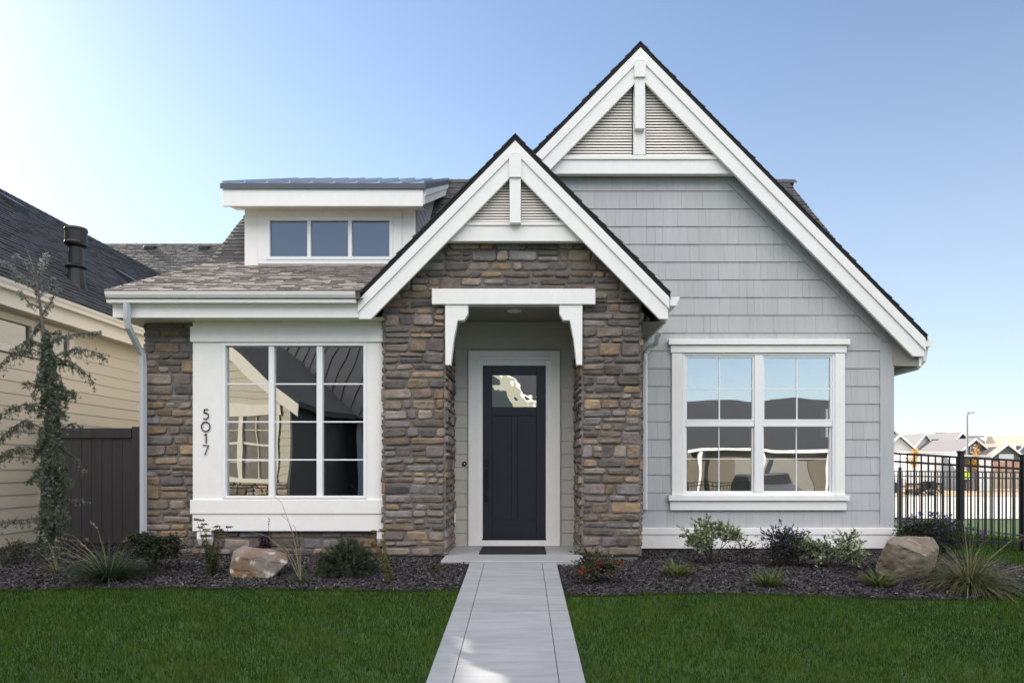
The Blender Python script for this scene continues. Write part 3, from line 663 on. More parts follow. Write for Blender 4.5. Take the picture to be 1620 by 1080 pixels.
# --- left eave, porch roof, main roof
RX0 = -5.11; YE = 8.35; ZE = 3.28; S1 = 0.42; YBR = 11.13; ZBR = ZE+S1*(YBR-YE); S2 = 0.90; YRG = 13.9; ZRG = ZBR+S2*(YRG-YBR)
xval = lambda y: PCX-(PAZ-(ZE+S1*(y-YE)))/PSL          # valley with the portico roof
mb = MB(); q1 = math.sqrt(1+S1*S1); shingles(mb, (RX0,YE,ZE), (1,0,0), (0,1,S1), 4.6, (YBR-YE)*q1+0.02, 51, tabs=(0.08,0.22), keep=lambda a, s: RX0+a < xval(YE+s/q1)-0.02, amp=0.26, thick=(0.008,0.016), deck=False)
for o in (0.012, 0.10):
    mb.add([(RX0+.01,YE+.01,ZE-o),(xval(YE)+.02,YE+.01,ZE-o),(xval(YBR)+.06,YBR,ZBR-o),(RX0+.01,YBR,ZBR-o)], [(0,1,2,3) if o < .05 else (3,2,1,0)], (0.4,0.4,0.4))
mb.quad((RX0+.01,YE+.01,ZE-.1),(xval(YE)+.02,YE+.01,ZE-.1),(xval(YE)+.02,YE+.01,ZE-.012),(RX0+.01,YE+.01,ZE-.012),(.4,.4,.4)); mb.quad((RX0+.01,YBR,ZBR-.1),(RX0+.01,YE+.01,ZE-.1),(RX0+.01,YE+.01,ZE-.012),(RX0+.01,YBR,ZBR-.012),(.4,.4,.4))
H(mb, 'porch_roof', 'roofsunlit')
mb = MB(); shingles(mb, (RX0,YBR,ZBR), (1,0,0), (0,1,S2), 5.40-RX0, (YRG-YBR)*math.sqrt(1+S2*S2), 52, amp=0.2)
mb.prism_x([(YBR,ZBR-0.02),(YRG,ZRG-0.02),(YRG+4.9,ZRG-0.02-S2*4.9),(YRG+4.9,ZRG-0.12-S2*4.9),(YRG,ZRG-0.14),(YBR,ZBR-0.14)], RX0+0.005, 5.395, (0.9,0.9,0.9))
H(mb, 'main_roof', 'roof')
mb = MB(); r = random.Random(3); x = RX0
while x < 5.35:
    t = r.uniform(0.8,1.2); mb.quad((x,YRG-0.13,ZRG-0.09),(x+0.27,YRG-0.13,ZRG-0.10),(x+0.27,YRG,ZRG+0.02),(x,YRG,ZRG+0.03),(t,t,t)); mb.quad((x,YRG,ZRG+0.03),(x+0.27,YRG,ZRG+0.02),(x+0.27,YRG+0.13,ZRG-0.10),(x,YRG+0.13,ZRG-0.09),(t,t,t)); x += 0.2
H(mb, 'ridge_cap', 'roof')
# end walls of the main block
mb = MB()
for x0 in (XL+0.11, ):
    mb.prism_x([(10.2,-0.1),(18.5,-0.1),(18.5,2.7),(YRG,ZRG-0.2),(YBR,ZBR-0.2),(YL+0.2,3.1),(YL+0.2,2.95),(10.2,2.95)], x0, x0+0.1)
mb.prism_x([(13.31,-0.1),(18.5,-0.1),(18.5,2.7),(YRG,ZRG-0.2),(11.4,4.3),(9.95,2.86),(13.31,2.86)], XR-0.12, XR-0.02)
mb.box(XL+0.2, XR-0.13, 18.4, 18.5, -0.1, 2.8); H(mb, 'end_wall', 'greige')
# fascia + gutter + soffit on the left
xr = PCX-1.945
mb = MB(); mb.box(X(177,8.45), xr+0.012, 8.465, 8.50, Z(502,8.45), ZE-0.05); H(mb, 'eave_fascia', 'white', 0.003)
mb = MB(); mb.quad((X(177,8.45),8.48,2.985),(PXO0+0.02,8.48,2.985),(PXO0+0.02,8.95,2.985),(X(177,8.45),8.95,2.985)); mb.box(X(177,8.45),X(177,8.45)+0.03,8.501,8.98,2.98,3.2); H(mb, 'eave_soffit', 'cream')
def gutter(mb, pts_profile, x0, x1): mb.prism_x(pts_profile, x0, x1)
mb = MB(); y1 = 8.464; gutter(mb, [(y1,ZE-0.14),(y1,ZE-0.01),(y1-0.02,ZE-0.01),(y1-0.02,ZE-0.10),(y1-0.085,ZE-0.10),(y1-0.115,ZE-0.012),(y1-0.135,ZE-0.012),(y1-0.125,ZE-0.05),(y1-0.10,ZE-0.09),(y1-0.09,ZE-0.14)], X(165,8.33), xr-0.01); H(mb, 'gutter', 'white')
mb = MB(); xg = PCX+1.918
prof = [(0,-0.02),(0.125,-0.02),(0.115,-0.05),(0.09,-0.09),(0.08,-0.13),(0,-0.13)]
zg_ = 3.25; mb.prism([(xg+a, zg_+b) for a, b in prof], YPR+0.012, YG-0.08); H(mb, 'gutter', 'white', 0.002)
xg2 = GCX+3.98; zg2 = 2.93; mb = MB(); mb.prism([(xg2+a, zg2+b) for a, b in prof], YGR+0.012, 15.4); H(mb, 'gutter', 'white', 0.002)
# downspouts
def spout(pts, m, wd=0.07):
    mb = MB(); mb.tube(pts, wd*0.62, 4); return H(mb, 'downspout', m, 0.004)
xs_ = X(229,8.76); spout([(X(201,8.40),8.395,3.15),(X(201,8.40),8.395,2.95),(X(203,8.42),8.42,2.85),(xs_-0.02,8.66,2.62),(xs_,8.71,2.55),(xs_,8.725,2.4),(xs_,8.725,0.22),(xs_-0.0,8.69,0.14),(xs_,8.60,0.10)], 'greymetal')
xd = X(1020.5,YG-0.05); spout([(xg+0.05,9.30,3.12),(xg+0.05,9.32,2.96),(xg+0.02,9.38,2.90),(xd+0.14,9.58,2.85),(xd+0.05,9.64,2.81),(xd,9.665,2.72),(xd,9.675,2.6),(xd,9.675,0.52)], 'vinyl', 0.062)
spout([(xg2+0.05,9.6,2.80),(xg2+0.03,9.62,2.62),(xg2-0.02,9.68,2.53),(XR+0.10,9.95,2.47),(XR+0.05,10.02,2.40),(XR+0.045,10.04,2.2),(XR+0.045,10.04,0.0)], 'vinyl', 0.062)

# --- dormer
YD = 10.70; dx0, dx1 = X(387,YD), X(657,YD); dz0, dz1 = Z(421,YD), Z(320,YD)
mb = MB(); oz0, oz1 = Z(411.5,YD), Z(344,YD); ox0, ox1 = X(422,YD), X(622,YD)
mb.box(dx0, ox0, YD, YD+0.12, dz0-0.2, dz1); mb.box(ox1, dx1, YD, YD+0.12, dz0-0.2, dz1); mb.box(ox0, ox1, YD, YD+0.12, dz0-0.2, oz0); mb.box(ox0, ox1, YD, YD+0.12, oz1, dz1)
H(mb, 'dormer_wall', 'white')
mb = MB(); mb.box(ox0-0.14, ox1+0.14, YD-0.02, YD-0.001, oz1, oz1+0.085); mb.box(ox0-0.14, ox1+0.14, YD-0.02, YD-0.001, oz0-0.065, oz0)
mb.box(ox0-0.14, ox0, YD-0.018, YD-0.001, oz0+0.001, oz1-0.001); mb.box(ox1, ox1+0.14, YD-0.018, YD-0.001, oz0+0.001, oz1-0.001); dwin = H(mb, 'dormer_window', 'white', 0.003)
mb = MB(); frame_rect(mb, 422, 622, 344, 411.5, 5.5, YD, YD-0.03, YD+0.06, 5)
for a, b in ((486.5,492),(551,557)): mb.box(X(a,YD), X(b,YD), YD-0.02, YD+0.05, Z(406.5,YD), Z(349,YD))
H(mb, 'frame', 'vinyl', 0.003, dwin)
for a, b in ((427.5,486.5),(492,551),(557,616.5)):
    mb = MB(); mb.box(X(a,YD), X(b,YD), YD+0.02, YD+0.026, Z(406.5,YD), Z(349,YD)); H(mb, 'pane', 'glassk', 0, dwin)
mb = MB(); mb.quad((ox0,YD+0.3,oz0-.1),(ox1,YD+0.3,oz0-.1),(ox1,YD+0.3,oz1+.1),(ox0,YD+0.3,oz1+.1)); H(mb, 'dark_lining', 'dark', 0, dwin)
mb = MB(); S3 = 0.435
for x0 in (dx0+0.002, dx1-0.10):
    mb = MB(); mb.prism_x([(YD+0.12,dz0-0.25),(13.4,6.3),(13.4,6.45),(YD+0.12,dz1)], x0, x0+0.098); H(mb, 'dormer_wall', 'greige')
mb = MB()
for i in range(9):    # lap boards on the visible right cheek
    z = dz0+0.0+i*0.15; mb.add([(dx1+0.012,YD+0.1,z),(dx1+0.012,12.6,z),(dx1+0.002,12.6,z+0.15),(dx1+0.002,YD+0.1,z+0.15),(dx1,YD+0.1,z),(dx1,12.6,z)], [(0,1,2,3),(4,5,1,0)])
H(mb, 'lap_siding', 'shake')
ye = 10.35; ex0, ex1 = X(350,ye), X(672,ye); ezt = Z(290,ye); y2 = 13.85
mb = MB(); L = lambda y: ezt+S3*(y-ye)
mb.prism_x([(ye,L(ye)-0.075),(ye,L(ye)),(y2,L(y2)),(y2,L(y2)-0.075)], ex0, ex1)
x = ex0+0.02
while x < ex1+0.01:
    mb.prism_x([(ye-0.004,L(ye)+0.001),(ye-0.004,L(ye)+0.038),(y2,L(y2)+0.038),(y2,L(y2)+0.001)], x-0.011, x+0.011); x += (ex1-ex0-0.04)/9
H(mb, 'dormer_roof', 'metal')
mb = MB(); mb.box(ex0-0.012, ex1+0.012, ye-0.016, ye-0.005, L(ye)-0.085, L(ye)-0.004); mb.prism_x([(ye-0.004,L(ye)-0.085),(ye-0.004,L(ye)-0.012),(y2-0.3,L(y2-0.3)-0.012),(y2-0.3,L(y2-0.3)-0.085)], ex1+0.005, ex1+0.014); H(mb, 'drip_edge', 'dripedge')
mb = MB(); mb.box(ex0+0.01, ex1-0.03, ye+0.012, ye+0.05, Z(325.5,ye), L(ye)-0.08); H(mb, 'dormer_fascia', 'white', 0.003)
mb = MB(); o = 0.078
for x0 in (ex0+0.012, ex1-0.045):
    mb = MB(); mb.prism_x([(ye+0.052,L(ye)-0.30),(ye+0.052,L(ye+.052)-o),(y2-0.2,L(y2-0.2)-o),(y2-0.2,L(y2-.2)-0.30)], x0, x0+0.032); H(mb, 'dormer_rake', 'white', 0.002)
mb = MB(); mb.prism_x([(ye+0.052,L(ye)-0.17),(ye+0.052,L(ye+.052)-o),(y2-0.2,L(y2-0.2)-o),(y2-0.2,L(y2-.2)-0.17)], ex1-0.012, ex1+0.004); H(mb, 'rake_strip', 'white', 0.002)
mb = MB(); mb.quad((ex0+.05,ye+.05,Z(322,ye)),(ex1-.05,ye+.05,Z(322,ye)),(ex1-.05,YD+0.1,Z(322,ye)+0.06),(ex0+.05,YD+0.1,Z(322,ye)+0.06)); H(mb, 'eave_soffit', 'cream')
# doormat
mb = MB(); mb.box(-0.555, 0.312, 8.78, 9.55, 0.002, 0.018); tag(mb.build('doormat', M['mat'], None, 0.004), 'black doormat lying on the porch slab before the navy door', 'doormat')

# ================================================================== NEIGHBOUR ON THE LEFT
nb = thing('neighbour_house', 'beige lap sided house with dark shingle roof and cream gutter beyond the fence', 'house', (-8, 10, 0))
NX = -7.30; NE = -7.02; NZ = ZC+0.357*7.02; NS = 0.83; NRX = -11.0; NRZ = NZ+NS*(NE-NRX)
def N_(mb, name, m, bevel=0.0, parent=None): return mb.build(name, M[m], parent or nb, bevel)
mb = MB(); NY0, NY1 = 7.0, 21.3
wy0, wy1, wz0n, wz1n = 8.2, X(115,1)*0+7.3*1080/711, 2.75, 3.30
def nskip(z, z1):
    if z1 > wz0n+0.02 and z < wz1n-0.02: return [(0, wy0-NY0), (wy1-NY0, NY1-NY0)]
    return [(0, NY1-NY0)]
lap(mb, (NX,NY0,0.0), (0,1,0), (1,0,0), NY1-NY0, 3.6, 0.181, 8, nskip); N_(mb, 'lap_siding', 'beige')
mb = MB(); mb.box(NX-0.15, NX-0.01, NY0, NY1, -0.4, 2.74); mb.box(NX-0.15, NX-0.01, wy1, NY1, 2.74, 3.6); mb.box(NX-0.15, NX-0.01, NY0, wy0, 2.74, 3.6); mb.box(NX-0.15, NX-0.01, wy0, wy1, 3.32, 3.6)
mb.prism([(NX-0.16,-0.4),(-14.7,-0.4),(-14.7,3.6),(NRX,NRZ-0.2),(NX-0.16,3.6)], NY0, NY0+0.15); N_(mb, 'wall', 'beige')
mb = MB(); mb.box(NX-0.01, NX+0.02, NY0, 10.2, -0.4, 0.005); N_(mb, 'footing', 'concdark')
t = 0.10; mb = MB()
mb.box(NX-0.02, NX+0.03, wy0, wy1, wz1n-t, wz1n); mb.box(NX-0.02, NX+0.03, wy0, wy1, wz0n, wz0n+t); ym = 7.3*1080/774
for a in (wy0, wy1-0.12, ym-0.06): mb.box(NX-0.02, NX+0.028, a, a+0.12, wz0n+t, wz1n-t)
nwin = N_(mb, 'window', 'cream', 0.003)
mb = MB(); mb.box(NX-0.03, NX-0.02, wy0+.1, wy1-.1, wz0n+t, wz1n-t); N_(mb, 'pane', 'glassk', 0, nwin)
mb = MB(); mb.box(NX-0.06, NX-0.05, wy0+.1, wy1-.1, wz0n+t, wz1n-t-0.13); N_(mb, 'blind', 'cream', 0, nwin)
mb = MB(); mb.box(NX-0.12, NX-0.10, wy0+.1, wy1-.1, wz0n+t, wz1n-t); N_(mb, 'dark_lining', 'dark', 0, nwin)
mb = MB(); cc = math.sqrt(1+NS*NS)
shingles(mb, (NE,NY0-0.3,NZ), (0,1,0), (-1,0,NS), NY1-NY0+0.3, (NE-NRX)*cc, 61, amp=0.22)
mb.prism([(NE,NZ-0.02),(NRX,NRZ-0.02),(NRX-4.2,NRZ-0.02-NS*4.2),(NRX-4.2,NRZ-0.15-NS*4.2),(NRX,NRZ-0.15),(NE,NZ-0.10)], NY0-0.28, NY1, (0.9,0.9,0.9))
roofn = N_(mb, 'roof', 'roofdark')
mb = MB(); r = random.Random(9); y = NY0-0.3
while y < NY1:
    t = r.uniform(0.8,1.2); mb.quad((NRX+0.13,y,NRZ-0.09),(NRX+0.13,y+0.27,NRZ-0.10),(NRX,y+0.27,NRZ+0.02),(NRX,y,NRZ+0.03),(t,t,t)); y += 0.2
N_(mb, 'ridge_cap', 'roofdark', 0, roofn)
mb = MB(); wr = 23.2; wz = ZC+351*wr/1080; shingles(mb, (-15.5,wr-4.8,wz-0.75*4.8), (1,0,0), (0,1,0.75), 7.5, 4.8*math.sqrt(1+.75**2), 62, amp=0.3, thick=(0.008,0.016), tabs=(0.09,0.25))
mb.prism_x([(wr-4.8,wz-3.6-0.02),(wr,wz-0.02),(wr+4,wz-3.02),(wr+4,wz-3.15),(wr,wz-0.15),(wr-4.8,wz-3.75)], -15.5, -8.0, (0.8,0.8,0.8)); wing = N_(mb, 'wing_roof', 'roof')
mb = MB(); mb.box(-15.4, -8.1, wr-4.2, wr+3.5, -0.3, wz-3.6); N_(mb, 'wing_wall', 'beige')
mb = MB(); pf = [(0,0),(0.11,0),(0.10,-0.04),(0.085,-0.07),(0.08,-0.12),(0,-0.12)]
mb.prism([(NE-0.0+a, NZ-0.0+b) for a, b in pf], NY0-0.3, NY1); N_(mb, 'gutter', 'cream', 0.003)
mb = MB(); mb.box(NE-0.04, NE-0.002, NY0-0.3, NY1, NZ-0.33, NZ-0.03); N_(mb, 'fascia', 'cream')
mb = MB(); mb.box(NX-0.02, NE-0.042, NY0-0.3, NY1, NZ-0.31, NZ-0.29); N_(mb, 'soffit', 'cream')
def nroof(y, u=None, x=None): return (x, y, NZ+NS*(NE-x))
# flue with storm collar and slotted cap
fx, fy = -7.86, 12.03; fz = NZ+NS*(NE-fx); mb = MB()
mb.lathe((fx,fy,fz-0.15), [(0.19,0.0),(0.15,0.12),(0.125,0.35),(0.12,0.40),(0.17,0.43),(0.17,0.45),(0.115,0.49),(0.11,0.78),(0.175,0.82),(0.185,0.85),(0.175,0.88),(0.175,1.06),(0.185,1.08),(0.175,1.12),(0.05,1.14)], 20)
fl = N_(mb, 'flue_pipe', 'black', 0, roofn)
for (vx, vy) in ((-10.55,10.9),(-10.4,13.9),(-9.2,15.9)):
    mb = MB(); vz = NZ+NS*(NE-vx); mb.prism([(vx-0.2,vz+0.17+0.06),(vx+0.22,vz-0.18+0.16),(vx+0.22,vz-0.18),(vx-0.2,vz+0.16)], vy-0.2, vy+0.2); N_(mb, 'roof_vent', 'black', 0.01, roofn)
for vx in (-12.4, -10.6):
    mb = MB(); vy = wr-0.40; vz = wz-0.28; mb.prism_x([(vy-0.15,vz-0.10),(vy-0.15,vz+0.02),(vy+0.15,vz+0.09),(vy+0.15,vz+0.05)], vx-0.16, vx+0.16); N_(mb, 'roof_vent', 'black', 0.01, wing)

# privacy fence between the two houses
pfn = thing('privacy_fence', 'dark brown vertical board privacy fence between the beige house and stone corner', 'fence', (-6, 10.3, 0))
mb = MB(); FY = 10.3; ft = Z(677,FY); x = NX+0.03; r = random.Random(2)
while x < -5.75:
    b = min(x+0.155, -5.75); k = r.uniform(0.9,1.1); mb.box(x, b-0.008, FY+r.uniform(0,.004), FY+0.02, -0.06, ft-0.15, (k,k,k)); x = b
mb.box(-5.60, -4.92, FY+0.002, FY+0.02, -0.06, ft-0.15); mb.build('boards', M['fence'], pfn)
mb = MB(); mb.box(NX+0.02, X(209,FY), FY-0.025, FY+0.03, ft-0.15, ft); mb.box(X(226,FY), -4.9, FY-0.025, FY+0.03, ft-0.15, ft); mb.build('top_rail', M['fence'], pfn, 0.004)
mb = MB(); mb.box(X(211,FY), X(226,FY)-0.002, FY-0.045, FY+0.08, -0.2, ft+0.02); mb.build('post', M['fence'], pfn, 0.005)

# ================================================================== METAL FENCES ON THE RIGHT
def iron_fence(label, A, B, za, zb, Hh, posts, pick, name='iron_fence'):
    root = thing(name, label, 'fence', (A[0], A[1], za)); A, B = Vector(A), Vector(B); L = (B-A).length
    P = lambda s, h: (A.x+(B.x-A.x)*s/L, A.y+(B.y-A.y)*s/L, za+(zb-za)*s/L+h)
    mb = MB()
    for h in (Hh-0.02, Hh-0.15, 0.12): mb.beam(P(0,h), P(L,h), 0.028, 0.035)
    mb.build('rail', M['black'], root)
    mb = MB(); s = pick
    while s < L:
        mb.box(P(s,0)[0]-0.009, P(s,0)[0]+0.009, P(s,0)[1]-0.009, P(s,0)[1]+0.009, P(s,0.03)[2], P(s,Hh-0.02)[2]); s += pick
    o = mb.build('pickets', M['black'], root)
    if L/pick > 100: pass
    for s in posts:
        mb = MB(); p = P(s,0); mb.box(p[0]-0.036, p[0]+0.036, p[1]-0.036, p[1]+0.036, p[2]-0.3, p[2]+Hh+0.06); mb.box(p[0]-0.044, p[0]+0.044, p[1]-0.044, p[1]+0.044, p[2]+Hh+0.06, p[2]+Hh+0.085); mb.build('post', M['black'], root, 0.004)
    return root
iron_fence('black metal picket fence running from the grey corner across the side lawn', (XR+0.05,11.1), (10.45,11.1), -0.09, -0.385, 1.49, [0.04, 7.13-XR-0.05, 8.15-XR-0.05, 5.1], 0.115)
iron_fence('black metal picket fence seen beyond the nearer one, along the street side', (10.5,11.15), (9.9,23.5), -0.42, -0.45, 1.45, [2.4, 4.8, 7.2, 9.6, 12.0], 0.118)

# ================================================================== PLANTING
def blades(mb_lists, c, n, ln, spread, wd, col, seed, droop=1.0, jitter=0.2, base=0.05, up=0.9):
    V, T, C = mb_lists; r = random.Random(seed)
    for i in range(n):
        a = r.uniform(0, 2*math.pi); rr = base*math.sqrt(r.random()); L = ln*r.uniform(0.55, 1.1); tilt = spread*math.sqrt(r.random())
        p = Vector((c[0]+rr*math.cos(a), c[1]+rr*math.sin(a), c[2])); d = Vector((math.cos(a)*math.sin(tilt), math.sin(a)*math.sin(tilt), math.cos(tilt)))
        sd = Vector((-math.sin(a+r.uniform(-1,1)), math.cos(a+r.uniform(-1,1)), 0)); k = r.uniform(1-jitter, 1+jitter); cc = [q*k for q in (col if not isinstance(col, list) else r.choice(col))]
        seg = 4; o = len(V)
        for s in range(seg+1):
            t = s/seg; w2 = wd*(1-t)**0.7/2+0.0004
            V.append(p+sd*w2); V.append(p-sd*w2); C.append(cc); C.append(cc)
            d = (d+Vector((d.x*0.35, d.y*0.35, -0.28*droop*t*1.4))).normalized(); p = p+d*(L/seg)
        for s in range(seg):
            a0 = o+2*s; T.append((a0, a0+1, a0+3)); T.append((a0, a0+3, a0+2))
def leaf(V, T, C, p, d, up, ln, wd, col):
    s = d.cross(up)
    if s.length < 1e-4: s = Vector((1,0,0))
    s.normalize(); nrm = s.cross(d); o = len(V); m = p+d*ln*0.45
    V += [p, m+s*wd/2+nrm*wd*0.12, p+d*ln-nrm*ln*0.08, m-s*wd/2+nrm*wd*0.12]; C += [col]*4; T += [(o,o+1,o+2),(o,o+2,o+3)]
def rdir(r):
    while True:
        v = Vector((r.uniform(-1,1), r.uniform(-1,1), r.uniform(-1,1)))
        if 0.05 < v.length < 1: return v.normalized()
def rel(V, root): return [(v[0]-root.location.x, v[1]-root.location.y, v[2]-root.location.z) for v in V]

def grass_clump(label, c, n, ln, spread, wd, col, seed, name='fountain_grass', cat='ornamental grass', plumes=0, pl_len=0.5, plcol=(0.42,0.34,0.24), lean=(0,0), plen=0.09, group=None, droop=1.0, base=0.06):
    root = thing(name, label, cat, c, group); L = ([], [], [])
    blades(L, c, n, ln, spread, wd, col, seed, droop, base=base); np_mesh('blades', rel(L[0],root), L[1], L[2], M['leaf'], root)
    if plumes:
        r = random.Random(seed+5); mbs = MB(); mbh = MB()
        for i in range(plumes):
            a = r.uniform(0, 6.28); t = r.uniform(0.1, spread*0.8); Lp = pl_len*r.uniform(0.8,1.15)
            d = Vector((math.cos(a)*math.sin(t)+lean[0], math.sin(a)*math.sin(t)*0.6+lean[1], math.cos(t))).normalized()
            p0 = Vector(c); p1 = p0+d*Lp*0.55; d2 = (d+Vector((d.x*0.4,d.y*0.4,-0.15))).normalized(); p2 = p1+d2*Lp*0.45; d3 = (d2+Vector((d2.x*0.8,0,-0.45))).normalized(); p3 = p2+d3*plen*1.3
            mbs.tube([p0,p1,p2], [0.0022,0.0018,0.0015], 4, (0.30,0.27,0.16))
            k = r.uniform(0.8,1.2)
            for j in range(46):
                s = r.random(); q = p2+(p3-p2)*s; dd = (rdir(r)*0.8+d3).normalized(); rad = 0.016*math.sin(math.pi*min(1,0.15+s*0.85))**0.6
                o = q+dd*0.002; mbh.add([o, o+dd*rad*1.5+Vector((0.0015,0,0)), o+dd*rad*1.5-Vector((0.0015,0,0.001))], [(0,1,2)], tuple(x*k for x in plcol))
        mbs.build('stems', M['leaf'], root); mbh.build('seed_heads', M['leaf'], root)
    return root

def bush(label, c, rx, ry, h, n, ln, wd, cols, seed, name='shrub', cat='shrub', stems=9, flowers=None, upw=0.5, group=None, stemcol=(0.06,0.045,0.03), shape=0.75, lumps=7, low=0.1):
    """leafy shrub: thin stems and leaves on twigs spread through an uneven crown"""
    root = thing(name, label, cat, c, group); r = random.Random(seed); c = Vector(c); V, T, C = [], [], []; mb = MB()
    lum = [(Vector((r.uniform(-1,1)*rx*shape, r.uniform(-1,1)*ry*shape, h*r.uniform(0.35,0.92))), r.uniform(0.28,0.5)) for _ in range(lumps)]
    for q, s in lum:
        q.z = min(q.z, h*(1-0.45*((q.x/rx)**2+(q.y/ry)**2)))
        mb.tube([c+Vector((r.uniform(-.03,.03),r.uniform(-.03,.03),-0.02)), c+q*0.5+Vector((r.uniform(-.03,.03),0,0.02)), c+q], [0.007,0.005,0.002], 5, stemcol)
    tw = max(1, n//9)
    for i in range(tw):
        q, s = r.choice(lum); d = rdir(r); rad = min(rx,h)*s*1.25
        tip = q+Vector((d.x*rad*1.15, d.y*rad, d.z*rad*0.85))*r.uniform(0.55,1.05)
        if tip.z < h*low: tip.z = h*low*r.uniform(0.6,1.6)
        a, b = c+q+(tip-q)*0.2, c+tip; mb.tube([a,b], [0.0022,0.001], 3, stemcol, cap=False)
        for j in range(9):
            t = r.uniform(0.1,1.08); p = a+(b-a)*t; dd = (rdir(r)+(b-a).normalized()*0.7+Vector((0,0,upw))).normalized(); k = r.uniform(0.72,1.25); col = r.choice(cols)
            leaf(V, T, C, p, dd, rdir(r)+Vector((0,0,1)), ln*r.uniform(0.6,1.2), wd*r.uniform(0.7,1.2), [x*k for x in col])
    np_mesh('foliage', rel(V,root), T, C, M['leaf'], root); mb.build('stems', M['leaf'], root)
    if flowers:
        fn, fcols, fs = flowers
        for i in range(fn):
            V, T, C = [], [], []
            q, s = r.choice(lum); d = rdir(r); d.z = abs(d.z); d.y = -abs(d.y)*0.7; rad = min(rx,h)*s*1.25; p = c+q+Vector((d.x*rad*1.1, d.y*rad, d.z*rad)); col = r.choice(fcols)
            for j in range(14): k = r.uniform(0.75,1.2); leaf(V, T, C, p+rdir(r)*fs*0.5, rdir(r), rdir(r), fs*0.8, fs*0.5, [x*k for x in col])
            np_mesh('flower', rel(V,root), T, C, M['leaf'], root)
    return root
def stalky(label, c, n, h, spread, leafcol, headcol, seed, headr=0.03, name='yarrow', lean=0.0, leaves=85, headn=70):
    root = thing(name, label, 'flowering plant', c); r = random.Random(seed); mb = MB(); V, T, C = [], [], []; V2, T2, C2 = [], [], []; c = Vector(c)
    for i in range(n):
        hh = h*r.uniform(0.7,1.05); tip = c+Vector((r.uniform(-spread,spread)+lean, r.uniform(-spread,spread)*0.7, hh)); b = c+Vector((r.uniform(-.04,.04),r.uniform(-.04,.04),0)); mid = b.lerp(tip,0.5)+Vector((r.uniform(-.02,.02),0,0.02))
        mb.tube([b,mid,tip], [0.0035,0.003,0.002], 4, (0.16,0.13,0.05))
        for j in range(headn):
            a = r.uniform(0,6.28); rr = headr*math.sqrt(r.random())*r.uniform(0.7,1.1); p = tip+Vector((rr*math.cos(a), rr*math.sin(a), r.uniform(-.008,.006)-rr*0.2)); k = r.uniform(0.6,1.3)
            leaf(V2, T2, C2, p, rdir(r), rdir(r), 0.014, 0.011, [x*k for x in headcol])
        np_mesh('flower_head', rel(V2,root), T2, C2, M['leaf'], root); V2, T2, C2 = [], [], []
        for j in range(leaves):
            t = r.uniform(0.02,0.75)**1.2; p = b.lerp(tip,t); d = (rdir(r)+Vector((0,0,0.4))).normalized(); k = r.uniform(0.7,1.3)
            leaf(V, T, C, p, d, rdir(r), r.uniform(0.03,0.07)*(1.2-t), 0.010, [x*k for x in leafcol])
    mb.build('stems', M['leaf'], root); np_mesh('foliage', rel(V,root), T, C, M['leaf'], root)
    return root
def gp(u, v):      # ground point under a pixel
    d = 8.0
    for _ in range(30):
        d = (ZC-zg(X(u,d),d)-0.012)*1080/(v-736.0)
    return (X(u,d), d, zg(X(u,d),d)+0.01)

# --- left bed
G1, G2, G3 = (0.045,0.075,0.030), (0.030,0.055,0.022), (0.075,0.10,0.035)
grass_clump('dark green fountain grass with pale tan seed heads in front of the privacy fence', gp(172,918), 900, 0.58, 1.15, 0.007, [G1,G2,(0.05,0.09,0.035)], 71, plumes=13, pl_len=0.58, lean=(-0.32,0.0), name='fountain_grass')
grass_clump('small wispy dry grass at the foot of the cedar trunk', gp(90,905), 120, 0.34, 1.2, 0.005, [(0.14,0.13,0.06),(0.09,0.10,0.045)], 72, plumes=3, pl_len=0.40, name='fountain_grass')
bush('dark rounded shrub beside the downspout at the stone corner', gp(243,905), 0.30, 0.26, 0.50, 5200, 0.032, 0.018, [(0.028,0.045,0.022),(0.04,0.06,0.028),(0.05,0.055,0.03)], 73, name='shrub', lumps=12, shape=0.6)
bush('low grey green shrub sprawling by the beige house wall', gp(35,893), 0.42, 0.3, 0.24, 1500, 0.026, 0.010, [(0.09,0.11,0.075),(0.06,0.085,0.05)], 74, name='shrub')
stalky('tall yarrow with flat brown flower heads left of the pale boulder', gp(336,908), 16, 0.60, 0.17, (0.055,0.075,0.028), (0.10,0.075,0.035), 75, 0.040)
stalky('yellowing yarrow with tan flower heads right of the round pine', gp(617,918), 8, 0.52, 0.07, (0.14,0.15,0.05), (0.22,0.15,0.05), 76, 0.034, lean=-0.13)
grass_clump('sparse grass tuft with long bent straw stalks right of the pale boulder', gp(476,921), 140, 0.30, 1.2, 0.005, [(0.05,0.085,0.035),(0.07,0.10,0.04)], 77, plumes=0, name='fountain_grass')
# dark spiky plant behind the left boulder
def spiky(label, c, seed):
    root = thing('salvia', label, 'flowering plant', c); r = random.Random(seed); V, T, C = [], [], []; mb = MB()
    for i in range(34):
        b = Vector(c)+Vector((r.uniform(-.07,.07),r.uniform(-.05,.05),0)); h = r.uniform(0.18,0.36)
        if i == 0: h = 0.52
        t = b+Vector((r.uniform(-.03,.03),0,h)); mb.tube([b,t], 0.002, 3, (0.03,0.02,0.03))
        for j in range(30):
            p = b.lerp(t, r.uniform(0.1,1.0)); k = r.uniform(0.6,1.4); leaf(V, T, C, p, (rdir(r)+Vector((0,0,.5))).normalized(), rdir(r), 0.022, 0.012, [0.022*k,0.016*k,0.026*k])
    mb.build('stems', M['leaf'], root); np_mesh('foliage', rel(V,root), T, C, M['leaf'], root)
spiky('dark purple spiky salvia standing behind the pale boulder', gp(420,884), 78)
